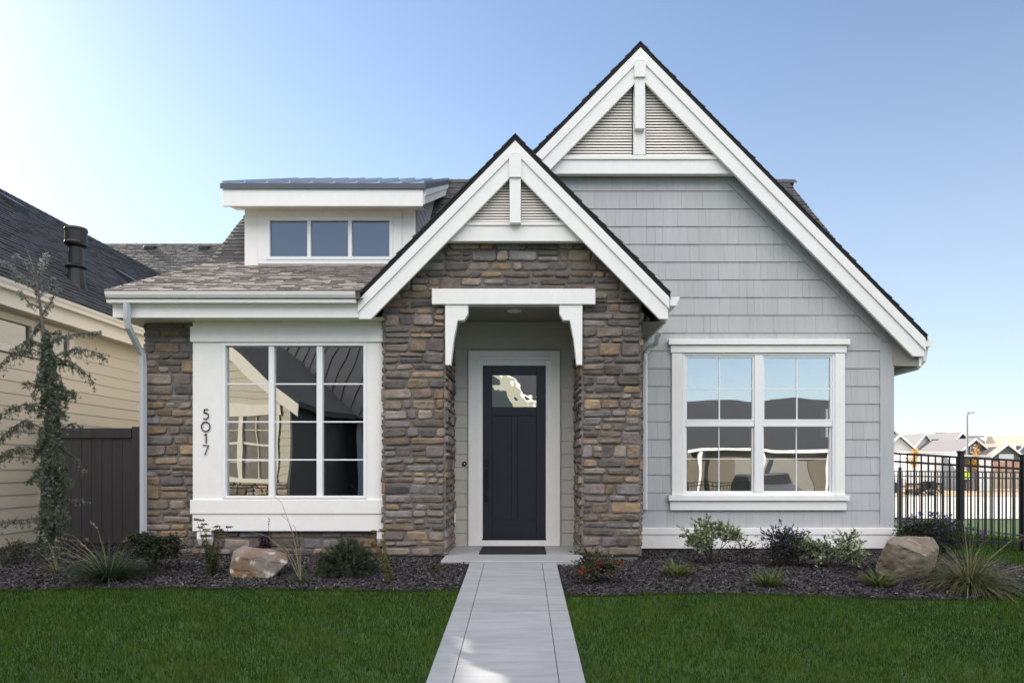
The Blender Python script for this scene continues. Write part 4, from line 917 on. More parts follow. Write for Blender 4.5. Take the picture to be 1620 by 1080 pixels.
# straw stalks of the tuft
rt = bpy.data.objects['fountain_grass.002']; mb = MB(); c = Vector(rt.location)
for tx, tz, k in ((-0.30,0.95,0.2),(-0.18,0.72,0.1),(-0.52,0.55,0.25),(0.02,0.55,0.0),(-0.10,0.42,0.05),(-0.06,0.62,0.05),(-0.24,0.42,.1)):
    mb.tube([c, c+Vector((tx*0.25,-0.02,tz*0.55)), c+Vector((tx*0.65,-0.04,tz*0.9)), c+Vector((tx,-0.06,tz))], [0.0035,0.003,0.0025,0.002], 4, (0.33,0.27,0.16))
mb.build('stalks', M['leaf'], rt)
# round pine: needles on tufts
def pine_ball(label, c, rx, h, seed):
    root = thing('dwarf_pine', label, 'shrub', c); r = random.Random(seed); V, T, C = [], [], []; mb = MB(); c = Vector(c)
    for i in range(330):
        d = rdir(r); d.z = abs(d.z)*1.0-0.15; q = Vector((d.x*rx, d.y*rx*0.9, 0.12*h+max(d.z,-.05)*h*0.88))*r.uniform(0.72,1.05)
        p = c+q; ax = (q.normalized()+Vector((0,0,0.5))).normalized(); mb.tube([c+q*0.5+Vector((0,0,0.02)), p], [0.004,0.003], 3, (0.06,0.045,0.03), cap=False); kk = r.uniform(0.7,1.35)
        for j in range(34):
            dd = (ax*0.8+rdir(r)).normalized(); k = kk*r.uniform(0.8,1.2); leaf(V, T, C, p+ax*r.uniform(-0.02,0.02), dd, rdir(r), r.uniform(0.03,0.05), 0.0035, [0.055*k,0.082*k,0.042*k])
    np_mesh('needles', rel(V,root), T, C, M['leaf'], root); mb.build('stems', M['bark'], root)
pine_ball('round dark green dwarf pine under the bay window', gp(549,908), 0.33, 0.44, 79)
bush('tiny olive seedling beside the path at the porch step', gp(692,905), 0.12, 0.08, 0.09, 160, 0.028, 0.014, [(0.08,0.09,0.03),(0.05,0.07,0.03)], 80, name='groundcover_plant', cat='plant', lumps=4)

# --- right bed
bush('small rose bush with red flowers at the right stone pier', gp(940,922), 0.25, 0.22, 0.34, 2800, 0.030, 0.018, [(0.055,0.075,0.03),(0.11,0.10,0.05),(0.14,0.12,0.07),(0.045,0.065,0.028)], 81, name='rose_bush', cat='flowering plant', flowers=(3, [(0.22,0.012,0.014),(0.22,0.02,0.012)], 0.045))
VAR = [(0.10,0.16,0.06),(0.36,0.40,0.24),(0.16,0.22,0.10),(0.45,0.48,0.34)]
bush('tall leaning variegated dogwood with cream edged leaves under the grey wall', gp(1128,893), 0.38, 0.26, 0.52, 2300, 0.056, 0.028, VAR, 82, name='variegated_dogwood', upw=0.8, group='variegated dogwoods', lumps=9)
bush('low spreading variegated dogwood between the purple shrub and large boulder', gp(1318,900), 0.36, 0.26, 0.44, 2400, 0.052, 0.026, VAR, 83, name='variegated_dogwood', upw=0.8, group='variegated dogwoods', lumps=8)
bush('dark shrub with dusky purple flowers between the variegated dogwoods', gp(1226,896), 0.52, 0.28, 0.47, 5000, 0.034, 0.015, [(0.03,0.04,0.03),(0.045,0.055,0.04),(0.055,0.05,0.05)], 84, name='bluebeard_shrub', flowers=(22, [(0.06,0.05,0.13),(0.05,0.045,0.09)], 0.035), upw=0.7, lumps=10)
bush('purple flowering shrub behind the large boulder by the metal fence', gp(1482,884), 0.70, 0.34, 0.50, 6500, 0.036, 0.014, [(0.035,0.05,0.03),(0.05,0.065,0.035),(0.045,0.05,0.04)], 85, name='bluebeard_shrub', flowers=(26, [(0.10,0.08,0.21),(0.08,0.07,0.15)], 0.045), upw=0.8, lumps=12)
YG_ = [(0.10,0.14,0.030),(0.07,0.11,0.028),(0.14,0.15,0.04)]
for lab, u, v, h, s in (('small yellow green tuft of upright leaves nearest the right pier', 1070, 910, 0.23, 86), ('small bushy yellow green tuft below the purple shrub', 1217, 926, 0.23, 87), ('yellow green tuft against the left side of the large boulder', 1389, 926, 0.24, 88)):
    grass_clump(lab, gp(u,v), 170, h*1.15, 0.85, 0.011, YG_, s, name='daylily', cat='plant', group='yellow green tufts in the right bed', droop=0.5, base=0.09)
grass_clump('large arching ornamental grass with straw tips right of the large boulder', gp(1533,930), 1500, 0.66, 1.3, 0.0075, [(0.10,0.13,0.045),(0.16,0.16,0.065),(0.07,0.10,0.035),(0.24,0.20,0.10)], 89, name='fountain_grass', plumes=9, pl_len=0.7, plcol=(0.30,0.28,0.24), lean=(0.25,0), droop=1.4)

# --- boulders
def boulder(label, pts, seed, cols, amp=0.03):
    c = Vector((sum(p[0] for p in pts)/len(pts), sum(p[1] for p in pts)/len(pts), min(p[2] for p in pts)))
    bm = bmesh.new()
    for p in pts: bm.verts.new(Vector(p)-c)
    bmesh.ops.convex_hull(bm, input=list(bm.verts))
    for v in [v for v in bm.verts if not v.link_faces]: bm.verts.remove(v)
    bmesh.ops.bevel(bm, geom=list(bm.edges), offset=0.010, segments=1, affect='EDGES', profile=0.6)
    bmesh.ops.triangulate(bm, faces=list(bm.faces))
    for it in range(5):
        es = [e for e in bm.edges if e.calc_length() > 0.03]
        if es: bmesh.ops.subdivide_edges(bm, edges=es, cuts=1); bmesh.ops.triangulate(bm, faces=list(bm.faces))
    bm.normal_update(); r = random.Random(seed); sd = seed*1.7
    for v in bm.verts:
        p = v.co; n = mnoise.fractal(Vector((p.x*3.2+sd,p.y*3.2,p.z*3.2)), 1.0, 2.1, 4)*amp+mnoise.noise(Vector((p.x*16+sd,p.y*16,p.z*16)))*0.008
        st = abs(math.sin(p.z*16+p.x*5+mnoise.noise(Vector((p.x*3,p.y*3,p.z*3+sd)))*4)); n -= 0.010*max(0, 0.12-st)/0.12
        v.co = v.co+v.normal*n
    me = bpy.data.meshes.new('boulder'); bm.normal_update()
    bm.verts.ensure_lookup_table(); cl = []
    for v in bm.verts:
        p = v.co; t = mnoise.noise(Vector((p.x*3.5+sd*2,p.y*3.5,p.z*3.5))); s2 = mnoise.fractal(Vector((p.x*9+sd,p.y*9,p.z*9)), 0.8, 2, 4)
        a = Vector(cols[0]).lerp(Vector(cols[1]), max(0,min(1,t*1.3+0.5)))
        if s2 > 0.36: a = a.lerp(Vector(cols[2]), min(0.8,(s2-0.36)*4))
        cl.append(a)
    bm.to_mesh(me); bm.free()
    ca = me.color_attributes.new('tint','FLOAT_COLOR','POINT'); ca.data.foreach_set('color', [q for c_ in cl for q in (c_[0],c_[1],c_[2],1)])
    me.materials.append(M['rock'])
    o = bpy.data.objects.new('boulder', me); COL.objects.link(o); o.location = c; tag(o, label, 'boulder'); return o
d = gp(410,916)[1]+0.02; q = lambda u, v, dy: (X(u,d+dy), d+dy, Z(v,d+dy))
boulder('pale grey boulder with rusty and white patches under the bay window',
  [q(366,920,0.04),q(420,922,0.0),q(432,915,0.02),q(456,889,-0.02),q(363,892,0.05),q(370,871,0.16),q(387,862,0.22),q(452,874,0.2),q(456,882,0.12),q(376,880,0.03),q(400,873,0.06),q(448,884,0.02),q(365,915,0.5),q(450,905,0.5),q(380,868,0.45),q(440,876,0.45)],
  3, [(0.20,0.175,0.155),(0.21,0.125,0.065),(0.55,0.53,0.50)], 0.018)
d = gp(1440,918)[1]+0.02
boulder('large brown grey angular boulder between the grey corner and ornamental grass',
  [q(1383,897,0.14),q(1402,857,0.02),q(1413,849,0.40),q(1440,854,0.36),q(1476,847,0.42),q(1487,864,0.30),q(1466,878,-0.05),q(1428,863,-0.04),q(1482,880,0.25),q(1457,922,0.10),q(1412,918,0.12),q(1385,905,0.13),q(1390,900,0.7),q(1480,895,0.7),q(1420,854,0.75),q(1470,852,0.75)],
  5, [(0.155,0.118,0.08),(0.25,0.215,0.17),(0.28,0.25,0.21)], 0.022)

# --- weeping cedar
def cedar():
    c = gp(76,884); DT = c[1]; root = thing('weeping_cedar', 'slender weeping blue cedar with drooping branches before the beige house', 'tree', c)
    r = random.Random(44); mb = MB(); V, T, C = [], [], []
    P = lambda u, v, dy=0.0: Vector((X(u,DT+dy), DT+dy, Z(v,DT+dy)))
    tr = [P(76,890),P(78,840),P(80,780),P(84,720),P(84,660),P(80,600),P(72,540),P(66,490),P(60,450),P(52,420),P(42,398),P(38,384)]
    tr = [p+Vector((0,r.uniform(-.02,.02),0)) for p in tr]
    mb.tube(tr, [0.05,0.047,0.043,0.038,0.034,0.028,0.022,0.016,0.011,0.008,0.005,0.003], 8)
    mb.build('trunk', M['bark'], root); mb = MB()
    def tuft(p, ax, pale, n=14, ln=0.028):
        for j in range(n):
            d = (ax*0.6+rdir(r)).normalized(); k = r.uniform(0.7,1.3); b = (0.100,0.136,0.080) if not pale else (0.27,0.31,0.28)
            leaf(V, T, C, p, d, rdir(r), ln*r.uniform(0.7,1.3), 0.0048, [x*k for x in b])
    def branch(pts, dens=1.0, pale=0.0, hang=0.0):
        pts = [Vector(p) for p in pts]; mb.tube(pts, [0.011*(1-0.8*i/(len(pts)-1)) for i in range(len(pts))], 5)
        L = sum((pts[i+1]-pts[i]).length for i in range(len(pts)-1)); n = int(L*170*dens)
        for i in range(n):
            t = r.random()*(len(pts)-1); k = min(int(t), len(pts)-2); p = pts[k].lerp(pts[k+1], t-k); dr = (pts[k+1]-pts[k]).normalized()
            hh = r.uniform(0,hang)*r.random(); q = p+rdir(r)*r.uniform(0.01,0.045)-Vector((0,0,hh))
            if hh > 0.03: mb.tube([p,q], [0.003,0.0015], 3, cap=False)
            tuft(q, dr, r.random() < pale+0.16)
            if hh > 0.06 and r.random() < 0.8: tuft(p.lerp(q,0.5)+rdir(r)*0.01, dr, False)
    J = lambda: r.uniform(-0.12,0.12)
    specs = [ # start (u,v), mid, end, hang, pale
        ((64,470),(30,432),(2,412),0.02,0.85),((60,452),(48,420),(22,404),0.02,0.9),((58,448),(66,420),(74,402),0.02,0.9),((63,470),(74,455),(88,440),0.02,0.7),((60,460),(40,445),(24,440),0.02,0.8),((66,490),(46,480),(30,462),0.04,0.6),((66,500),(80,480),(92,452),0.04,0.6),
        ((70,560),(40,552),(0,572),0.11,0.05),((72,548),(100,532),(160,524),0.05,0.45),((74,570),(120,552),(168,560),0.10,0.15),((76,575),(110,570),(150,602),0.10,0.1),((70,545),(40,540),(12,560),0.10,0.1),
        ((80,620),(60,610),(36,604),0.06,0.1),((82,640),(108,618),(120,622),0.08,0.1),((80,650),(40,640),(0,650),0.10,0.05),((84,690),(40,664),(0,690),0.13,0.05),((84,690),(110,672),(128,672),0.06,0.3),((82,720),(40,706),(0,716),0.14,0.05),((84,700),(110,715),(134,742),0.08,0.0),((84,780),(110,792),(136,794),0.03,0.3),((78,820),(40,822),(0,826),0.08,0.3),
        ((66,510),(56,520),(46,545),0.05,0.2),((68,520),(80,530),(96,520),0.06,0.2),((76,590),(96,596),(104,640),0.08,0.1),((78,600),(60,596),(50,640),0.08,0.1)]
    for (s, m_, e_, hg, pl) in specs:
        dy = J()*1.5; a, b, e2 = P(*s), P(m_[0],m_[1],dy*0.6), P(e_[0],e_[1],dy); branch([a, a.lerp(b,0.55)+Vector((0,0,0.02)), b, b.lerp(e2,0.55)+Vector((0,0,0.012)), e2-Vector((0,0,0.03 if hg > .05 else 0))], 0.95, pl, hg*1.6)
    for i in range(250):     # short hanging shoots wrapped round the trunk
        v = r.uniform(525, 872); uc = np.interp(v, [520,600,700,780,880],[70,80,84,82,78]); a = P(uc, v); wd = np.interp(v, [520,600,680,760,870],[12,22,27,27,24])
        du = r.gauss(0,0.5)*wd; dy = r.uniform(-0.16,0.12); e2 = P(uc+du, v+r.uniform(10,42), dy); mid = a.lerp(e2,0.55)+Vector((0,0,0.06)); branch([a, mid, e2], 1.35, 0.03, 0.05)
    mb.build('branches', M['bark'], root); np_mesh('crown', rel(V,root), T, C, M['leaf'], root)
cedar()

# ================================================================== LAWN BLADES AND BARK CHIPS
def in_bed(x, y):
    if y < bedfront(x): return False
    if x < 0: return True
    return y < ybr(x) if x < 7.0 else False
def lawn_blades(name, n, x0, x1, y0, y1, seed, hmax, wd, mask):
    g = np.random.default_rng(seed); x = g.uniform(x0,x1,n); y = g.uniform(y0,y1,n)
    ok = np.array([mask(a,b) for a,b in zip(x,y)]); x, y = x[ok], y[ok]; n = len(x)
    z = np.array([zg(a,b) for a,b in zip(x,y)])
    h = hmax*g.uniform(0.55,1.1,n); pt = np.array([mnoise.noise(Vector((a*1.7,b*1.7,3.3))) for a,b in zip(x,y)]); pt2 = np.array([mnoise.noise(Vector((a*7,b*7,8.3))) for a,b in zip(x,y)])
    h *= 1+0.25*pt+0.45*pt2
    a = g.uniform(0,2*np.pi,n); t = g.uniform(0.05,0.75,n); dx, dy = np.cos(a)*np.sin(t), np.sin(a)*np.sin(t)
    b = g.uniform(0,2*np.pi,n); sx, sy = np.cos(b)*wd/2, np.sin(b)*wd/2
    V = np.zeros((n,5,3)); V[:,0]=np.c_[x-sx,y-sy,z]; V[:,1]=np.c_[x+sx,y+sy,z]
    mx, my, mz = x+dx*h*0.45, y+dy*h*0.45, z+h*0.55
    V[:,2]=np.c_[mx-sx*.8,my-sy*.8,mz]; V[:,3]=np.c_[mx+sx*.8,my+sy*.8,mz]; V[:,4]=np.c_[x+dx*h*1.1,y+dy*h*1.1,z+h*(0.95-0.25*t)]
    o = (np.arange(n)*5)[:,None]; T = np.stack([o+np.array([0,1,3]), o+np.array([0,3,2]), o+np.array([2,3,4])],1).reshape(-1,3)
    k = (1+0.40*pt+0.30*pt2)*g.uniform(0.65,1.35,n); dry = (g.random(n) < 0.035+0.06*(pt2>0.25)+0.05*(pt>0.35))
    C = np.stack([k*(1+0.35*pt2+0.25*pt), k, k*0.95],1); C[dry] = np.array([2.6,1.3,1.9])*g.uniform(0.6,1.2,(dry.sum(),1))
    return stuff(np_mesh(name, V.reshape(-1,3), T, np.repeat(C,5,0), M['blade']))
onpath = lambda x: PX0-0.012 < x < PX1+0.012
lawn_blades('lawn_grass', 190000, -6.6, 6.3, 3.5, 7.5, 5, 0.055, 0.0048, lambda x, y: (not onpath(x)) and y < bedfront(x)+0.012+0.05*abs(mnoise.noise(Vector((x*6,y*6,1)))) and abs(x) < y*0.80+0.35)
lawn_blades('lawn_grass', 60000, 5.0, 11.0, 7.0, 16.0, 6, 0.06, 0.007, lambda x, y: y > bedfront(x) and not in_bed(x,y) and x < y*0.78+0.3 and (x > 5.4))
def chips(name, n, x0, x1, y0, y1, seed):
    g = np.random.default_rng(seed); x = g.uniform(x0,x1,n); y = g.uniform(y0,y1,n)
    ok = np.array([in_bed(a,b) and not (PX0-.02 < a < PX1+.02) and b < (ybl(a) if a < 0 else ybr(a)) and not (-1.0 < a < 0.8 and b > 8.18) for a,b in zip(x,y)]); x, y = x[ok], y[ok]; n = len(x)
    z = np.array([zg(a,b) for a,b in zip(x,y)])+0.018+g.uniform(0,0.014,n)
    L = g.uniform(0.008,0.03,n); W = g.uniform(0.004,0.010,n); a = g.uniform(0,2*np.pi,n); p = g.normal(0,0.45,n); rl = g.normal(0,0.6,n)
    d = np.c_[np.cos(a)*np.cos(p), np.sin(a)*np.cos(p), np.sin(p)]; s = np.c_[-np.sin(a)*np.cos(rl), np.cos(a)*np.cos(rl), np.sin(rl)]
    c = np.c_[x,y,z]; V = np.stack([c-d*L[:,None]-s*W[:,None], c+d*L[:,None]-s*W[:,None]*.7, c+d*L[:,None]+s*W[:,None]*.7, c-d*L[:,None]+s*W[:,None]],1)
    o = (np.arange(n)*4)[:,None]; T = np.stack([o+np.array([0,1,2]), o+np.array([0,2,3])],1).reshape(-1,3)
    k = g.lognormal(-0.1,0.5,n).clip(0.3,3.2); C = np.stack([k, k*0.97, k*g.uniform(0.9,1.08,n)],1)
    return stuff(np_mesh(name, V.reshape(-1,3), T, np.repeat(C,4,0), M['chip']))
chips('bark_mulch', 60000, -8.0, -0.6, 6.7, 10.5, 7); chips('bark_mulch', 55000, 0.43, 7.0, 6.6, 10.9, 8)

# ================================================================== FAR BACKGROUND ON THE RIGHT
def simple_gable(mb_w, mb_r, mb_t, x0, x1, y0, y1, zb, ze, za, wall, roof, trim, over=0.3, tw=0.02):
    """gable-front block: walls, two roof planes, white rakes"""
    cx = (x0+x1)/2; mb_w.prism([(x0,zb),(x1,zb),(x1,ze),(cx,za),(x0,ze)], y0, y1, wall)
    sl = (za-ze)/(cx-x0)
    for s in (-1,1):
        xe = cx+s*(cx-x0+over); z_e = za-sl*(cx-x0+over)
        mb_r.prism([(cx,za+0.02),(xe,z_e+0.02),(xe,z_e+0.2),(cx,za+0.22)], y0-over, y1+over, roof)
        mb_t.prism([(cx,za+0.20),(xe,z_e+0.19),(xe,z_e-tw),(cx,za-tw)], y0-over-0.08, y0-over-0.01, trim)
def far_house(label, d, walls, roofs=(), wins=(), posts=()):
    u0 = walls[0]; root = thing('distant_house', label, 'house', (X((u0[0]+u0[1])/2,d), d, -1.0), 'distant houses beyond the street'); 
    for (ua, ub, va, vb, vc, dd, wall, roof) in walls:   # va apex, vb eave, vc bottom
        mw, mr, mt = MB(), MB(), MB(); y = d+dd; simple_gable(mw, mr, mt, X(ua,y), X(ub,y), y, y+9, Z(vc,y), Z(vb,y), Z(va,y), wall, roof, (0.75,0.75,0.75)); mw.build('wall', M['paint'], root); mr.build('roof', M['paint'], root); mt.build('rake_trim', M['paint'], root)
    for (ua, ub, uc, ud, va, vb, dd, col) in roofs:      # sloping planes facing the viewer: top ua..ub at va, bottom uc..ud at vb
        mw, mr = MB(), MB(); y = d+dd; yt = y+4.0; mr.add([(X(uc,y),y,Z(vb,y)),(X(ud,y),y,Z(vb,y)),(X(ub,yt),yt,Z(va,yt)),(X(ua,yt),yt,Z(va,yt)),(X(uc,y),y,Z(vb,y)-.25),(X(ud,y),y,Z(vb,y)-.25),(X(ub,yt),yt+.3,Z(va,yt)-.25),(X(ua,yt),yt+.3,Z(va,yt)-.25)], [(0,1,2,3),(7,6,5,4),(0,4,5,1),(1,5,6,2),(2,6,7,3),(3,7,4,0)], col)
        mw.box(X(uc,y)+.3, X(ud,y)-.3, y+0.5, y+8, -1.2, Z(vb,y)-0.05, (0.30,0.29,0.27))
        mw.build('wall', M['paint'], root); mr.build('roof', M['paint'], root)
    for (ua, ub, va, vb, dd) in wins:
        y = d+dd; mb = MB(); mb.box(X(ua,y), X(ub,y), y-0.12, y-0.04, Z(vb,y), Z(va,y), (0.8,0.8,0.8)); f = mb.build('window', M['paint'], root)
        mb = MB(); mb.box(X(ua+1,y), X(ub-1,y), y-0.16, y-0.125, Z(vb-1,y), Z(va+1,y), (0.10,0.13,0.17)); mb.build('pane', M['paint'], f)
    for (ua, ub, va, vb, dd) in posts:                 # garage doors
        y = d+dd; mb = MB(); mb.box(X(ua,y), X(ub,y), y-0.14, y-0.04, Z(vb,y), Z(va,y), (0.55,0.58,0.60)); mb.build('garage_door', M['paint'], root)
    return root
TAN, DKB, GRY = (0.28,0.235,0.19), (0.06,0.068,0.085), (0.17,0.16,0.16)
far_house('pale grey distant house with dark roof edge just right of the grey corner', 62, [(1376,1434,675,706,760,0,(0.60,0.60,0.60),(0.08,0.08,0.09)),(1396,1446,690,712,760,-3,(0.62,0.62,0.62),(0.08,0.08,0.09))])
far_house('broad distant house with tan roof and white gable, left of the lamp post', 78, [(1440,1484,688,716,760,0,(0.62,0.60,0.56),(0.16,0.15,0.15))], [(1480,1521,1466,1500,684,716,1,TAN),(1450,1478,1462,1490,688,714,3,GRY)])
far_house('distant dark blue house with two white edged gables behind the lamp post', 74, [(1488,1552,686,720,762,0,DKB,GRY),(1514,1568,696,718,762,-4,(0.10,0.105,0.12),GRY)], [(1528,1556,1520,1574,689,703,3,GRY)], [(1534,1544,707,716,-4)])
far_house('distant blue grey house with tan roof and pale garage at the right edge', 72, [(1600,1660,690,724,762,0,(0.20,0.23,0.27),TAN),(1570,1612,704,720,762,-4,(0.10,0.125,0.14),TAN)], [(1562,1612,1556,1612,690,716,2,TAN)], [(1605,1613,704,712,0)], [(1579,1602,718,740,-4)])
# street lamp
lp = thing('street_lamp', 'tall thin street lamp post rising above the distant roofs', 'street lamp', (X(1530,56),56,-0.7)); mb = MB(); x = X(1530,56)
mb.tube([(x,56,-0.8),(x,56,Z(656,56))], [0.11,0.07], 8, (0.25,0.25,0.26)); mb.build('pole', M['paint'], lp)
mb = MB(); mb.tube([(x,56,Z(656,56)),(x+0.25,56,Z(653,56))], 0.03, 6, (0.3,0.3,0.3)); mb.box(x-0.1, x+0.55, 55.9, 56.1, Z(653.5,56), Z(651.5,56), (0.4,0.4,0.4)); mb.build('lamp_head', M['paint'], lp)
# orange street trees
def small_tree(label, u, vb, vt, d, seed, cols, rad):
    zb_ = zg(X(u,d),d); root = thing('maple_tree', label, 'tree', (X(u,d),d,zb_), 'young orange trees by the street'); r = random.Random(seed); mb = MB(); V, T, C = [], [], []
    top = Z(vt,d); b = Vector((X(u,d),d,zb_)); t = Vector((X(u,d),d,top-0.2)); mb.tube([b,b.lerp(t,.6),t], [0.06,0.045,0.015], 6)
    for i in range(8):
        s = b.lerp(t, r.uniform(0.5,0.9)); e = s+Vector((r.uniform(-rad,rad), r.uniform(-rad,rad), r.uniform(0.2,0.8))); mb.tube([s,e],[0.02,0.006],4)
        for j in range(45): q = s.lerp(e, r.uniform(0.2,1.1))+rdir(r)*rad*0.45; k = r.uniform(0.6,1.3); leaf(V, T, C, q, rdir(r), rdir(r), 0.13, 0.09, [x*k for x in r.choice(cols)])
    mb.build('trunk', M['bark'], root); np_mesh('crown', rel(V,root), T, C, M['leaf'], root)
small_tree('young orange leaved tree right of the lamp post', 1544, 765, 702, 50, 91, [(0.62,0.30,0.05),(0.55,0.38,0.08)], 0.5)
small_tree('young orange leaved tree nearest the grey corner', 1447, 765, 704, 50, 92, [(0.62,0.33,0.06),(0.60,0.42,0.10)], 0.38)
# white trailer, pickup, grey shed container, rubble, worker
def wheel(mb, x, y, z, r, wd, ax='y', tint=(0.03,0.03,0.03)):
    mb.tube([(x,y-wd/2,z),(x,y+wd/2,z)] if ax == 'y' else [(x-wd/2,y,z),(x+wd/2,y,z)], r, 14, tint)
D = 52; tz = zg(X(1470,D),D)
tr = thing('cargo_trailer', 'white enclosed cargo trailer parked behind the metal fence', 'trailer', (X(1475,D),D,tz)); mb = MB()
mb.box(X(1436,D), X(1512,D), D, D+2.4, tz+0.55, Z(717,D), (0.85,0.85,0.85)); mb.build('body', M['paint'], tr, 0.06)
mb = MB(); mb.box(X(1434,D), X(1514,D), D-0.04, D+2.44, Z(716.8,D), Z(714.5,D), (0.75,0.75,0.75)); mb.build('roof', M['paint'], tr, 0.03)
mb = MB(); mb.box(X(1438,D), X(1510,D), D+0.1, D+2.3, tz+0.42, tz+0.54, (0.05,0.05,0.05)); mb.build('chassis', M['paint'], tr)
for u in (1464, 1474):
    mb = MB(); wheel(mb, X(u,D), D-0.05, tz+0.36, 0.36, 0.25); mb.build('wheel', M['paint'], tr)
mb = MB(); mb.box(X(1448,D), X(1449,D)+0.03, D-0.03, D-0.003, tz+0.7, Z(721,D), (0.6,0.6,0.6)); mb.box(X(1490,D), X(1491,D), D-0.03, D-0.003, tz+0.7, Z(721,D), (0.6,0.6,0.6)); mb.build('trim_strip', M['paint'], tr)
D = 47; tz = zg(X(1420,D),D)
pk = thing('pickup_truck', 'white pickup truck half hidden by the grey house corner', 'truck', (X(1418,D),D,tz)); mb = MB(); xr_ = X(1434,D)
mb.prism([(xr_-5.2,tz+0.5),(xr_,tz+0.5),(xr_,tz+1.0),(xr_-1.0,tz+1.12),(xr_-1.7,tz+1.75),(xr_-3.2,tz+1.8),(xr_-3.3,tz+1.15),(xr_-5.2,tz+1.15)], D, D+1.9, (0.8,0.8,0.8)); mb.build('body', M['paint'], pk, 0.05)
mb = MB(); mb.prism([(xr_-1.15,tz+1.15),(xr_-1.75,tz+1.68),(xr_-2.35,tz+1.70),(xr_-2.35,tz+1.15)], D-0.015, D-0.003, (0.05,0.06,0.07)); mb.build('window', M['paint'], pk)
for a in (0.85, 4.1):
    mb = MB(); wheel(mb, xr_-a, D+0.1, tz+0.38, 0.38, 0.26); mb.build('wheel', M['paint'], pk)
D = 50; tz = zg(X(1545,D),D)
sh = thing('site_shed', 'grey open fronted site shed right of the thick fence post', 'shed', (X(1545,D),D,tz)); mb = MB()
xa, xb = X(1518,D), X(1568,D); zt_ = Z(722,D); mb.box(xa, xa+0.15, D, D+2.4, tz, zt_, (0.35,0.36,0.38)); mb.box(xb-0.9, xb, D, D+2.4, tz, zt_, (0.72,0.72,0.73)); mb.box(xa+0.15, xb-0.9, D+2.2, D+2.4, tz, zt_, (0.10,0.09,0.08)); mb.build('wall', M['paint'], sh)
mb = MB(); mb.box(xa-0.1, xb+0.1, D-0.15, D+2.5, zt_, zt_+0.12, (0.6,0.6,0.6)); mb.build('roof', M['paint'], sh)
mb = MB(); mb.box(xa+0.2, xb-1.0, D+1.4, D+2.1, tz, tz+1.3, (0.12,0.075,0.045)); mb.build('shelf', M['paint'], sh)
mb = MB(); r = random.Random(4); D = 43; root_r = None
for i in range(60):
    u = r.uniform(1436,1480); x = X(u,D)+r.uniform(-.1,.1); z = zg(x,D)+r.uniform(0.05,0.32); s = r.uniform(0.10,0.26); y = D+r.uniform(-0.6,0.6)
    vs = [Vector((x,y,z))+rdir(r)*s for _ in range(8)]; mb.add(vs, [(0,1,2),(3,4,5),(5,6,7),(0,4,7),(1,5,3),(2,6,0)], tuple([r.uniform(0.04,0.10)]*3))
tag(mb.build('rubble_pile', M['paint']), 'low dark pile of rubble on the dirt in front of the white trailer', 'rubble')
bw = thing('brick_wall', 'low reddish block wall on the dirt at the right edge', 'wall', (X(1600,55),55,-0.7)); mb = MB()
for k in range(3):
    for i in range(24): t = rnd.uniform(0.85,1.15); mb.box(X(1568,55)+i*0.42, X(1568,55)+i*0.42+0.405, 55, 55.3, 0.75+k*0.24, 0.98+k*0.24, (0.42*t,0.24*t,0.17*t))
mb.box(X(1568,55)+0.01, X(1568,55)+10, 55.02, 55.28, -0.9, 0.748, (0.45,0.36,0.25)); mb.build('blocks', M['paint'], bw)
# worker in a hi-vis vest (one skinned figure)
def worker():
    D = 46.0; x = X(1527.5,D); z = zg(x,D)+0.045; me = bpy.data.meshes.new('person'); root_z = z
    J = [((0,0,0.95),.15),((0,0,1.2),.16),((0,0,1.42),.15),((0,0,1.54),.06),((0,0,1.68),.105),((0,0,1.76),.07),
         ((.2,0,1.42),.065),((.25,.02,1.12),.05),((.22,-.08,.88),.042),((.21,-.10,.80),.035),((-.2,0,1.42),.065),((-.26,.02,1.12),.05),((-.22,-.08,.88),.042),((-.21,-.10,.80),.035),
         ((.10,0,.9),.10),((.11,-.02,.5),.07),((.12,.02,.09),.05),((.13,-.14,.045),.04),((-.10,0,.9),.10),((-.12,.0,.5),.07),((-.13,.03,.09),.05),((-.14,-.13,.045),.04)]
    E = [(0,1),(1,2),(2,3),(3,4),(4,5),(2,6),(6,7),(7,8),(8,9),(2,10),(10,11),(11,12),(12,13),(0,14),(14,15),(15,16),(16,17),(0,18),(18,19),(19,20),(20,21)]
    me.from_pydata([j[0] for j in J], E, []); o = bpy.data.objects.new('person', me); COL.objects.link(o); o.location = (x, D, z)
    sk = o.modifiers.new('skin','SKIN')
    for i, j in enumerate(J): me.skin_vertices[0].data[i].radius = (j[1]*0.9, j[1]*0.75)
    me.skin_vertices[0].data[0].use_root = True
    o.modifiers.new('sub','SUBSURF').levels = 1
    m = bpy.data.materials.new('worker_clothes'); m.use_nodes = True; n = m.node_tree.nodes; l = m.node_tree.links
    tc = n.new('ShaderNodeTexCoord'); sp = n.new('ShaderNodeSeparateXYZ'); l.new(tc.outputs['Object'], sp.inputs[0]); cr = n.new('ShaderNodeValToRGB'); mr = n.new('ShaderNodeMath'); mr.operation = 'MULTIPLY'; mr.inputs[1].default_value = 0.5
    l.new(sp.outputs[2], mr.inputs[0]); l.new(mr.outputs[0], cr.inputs[0]); cr.color_ramp.interpolation = 'CONSTANT'
    cr.color_ramp.elements[0].color = (0.03,0.025,0.025,1); cr.color_ramp.elements[0].position = 0
    cr.color_ramp.elements[1].color = (0.55,0.75,0.05,1); cr.color_ramp.elements[1].position = 0.46
    e = cr.color_ramp.elements.new(0.76); e.color = (0.45,0.28,0.2,1); l.new(cr.outputs[0], n['Principled BSDF'].inputs['Base Color'])
    me.materials.append(m); tag(o, 'worker in a yellow green vest standing in front of the shed', 'person')
worker()

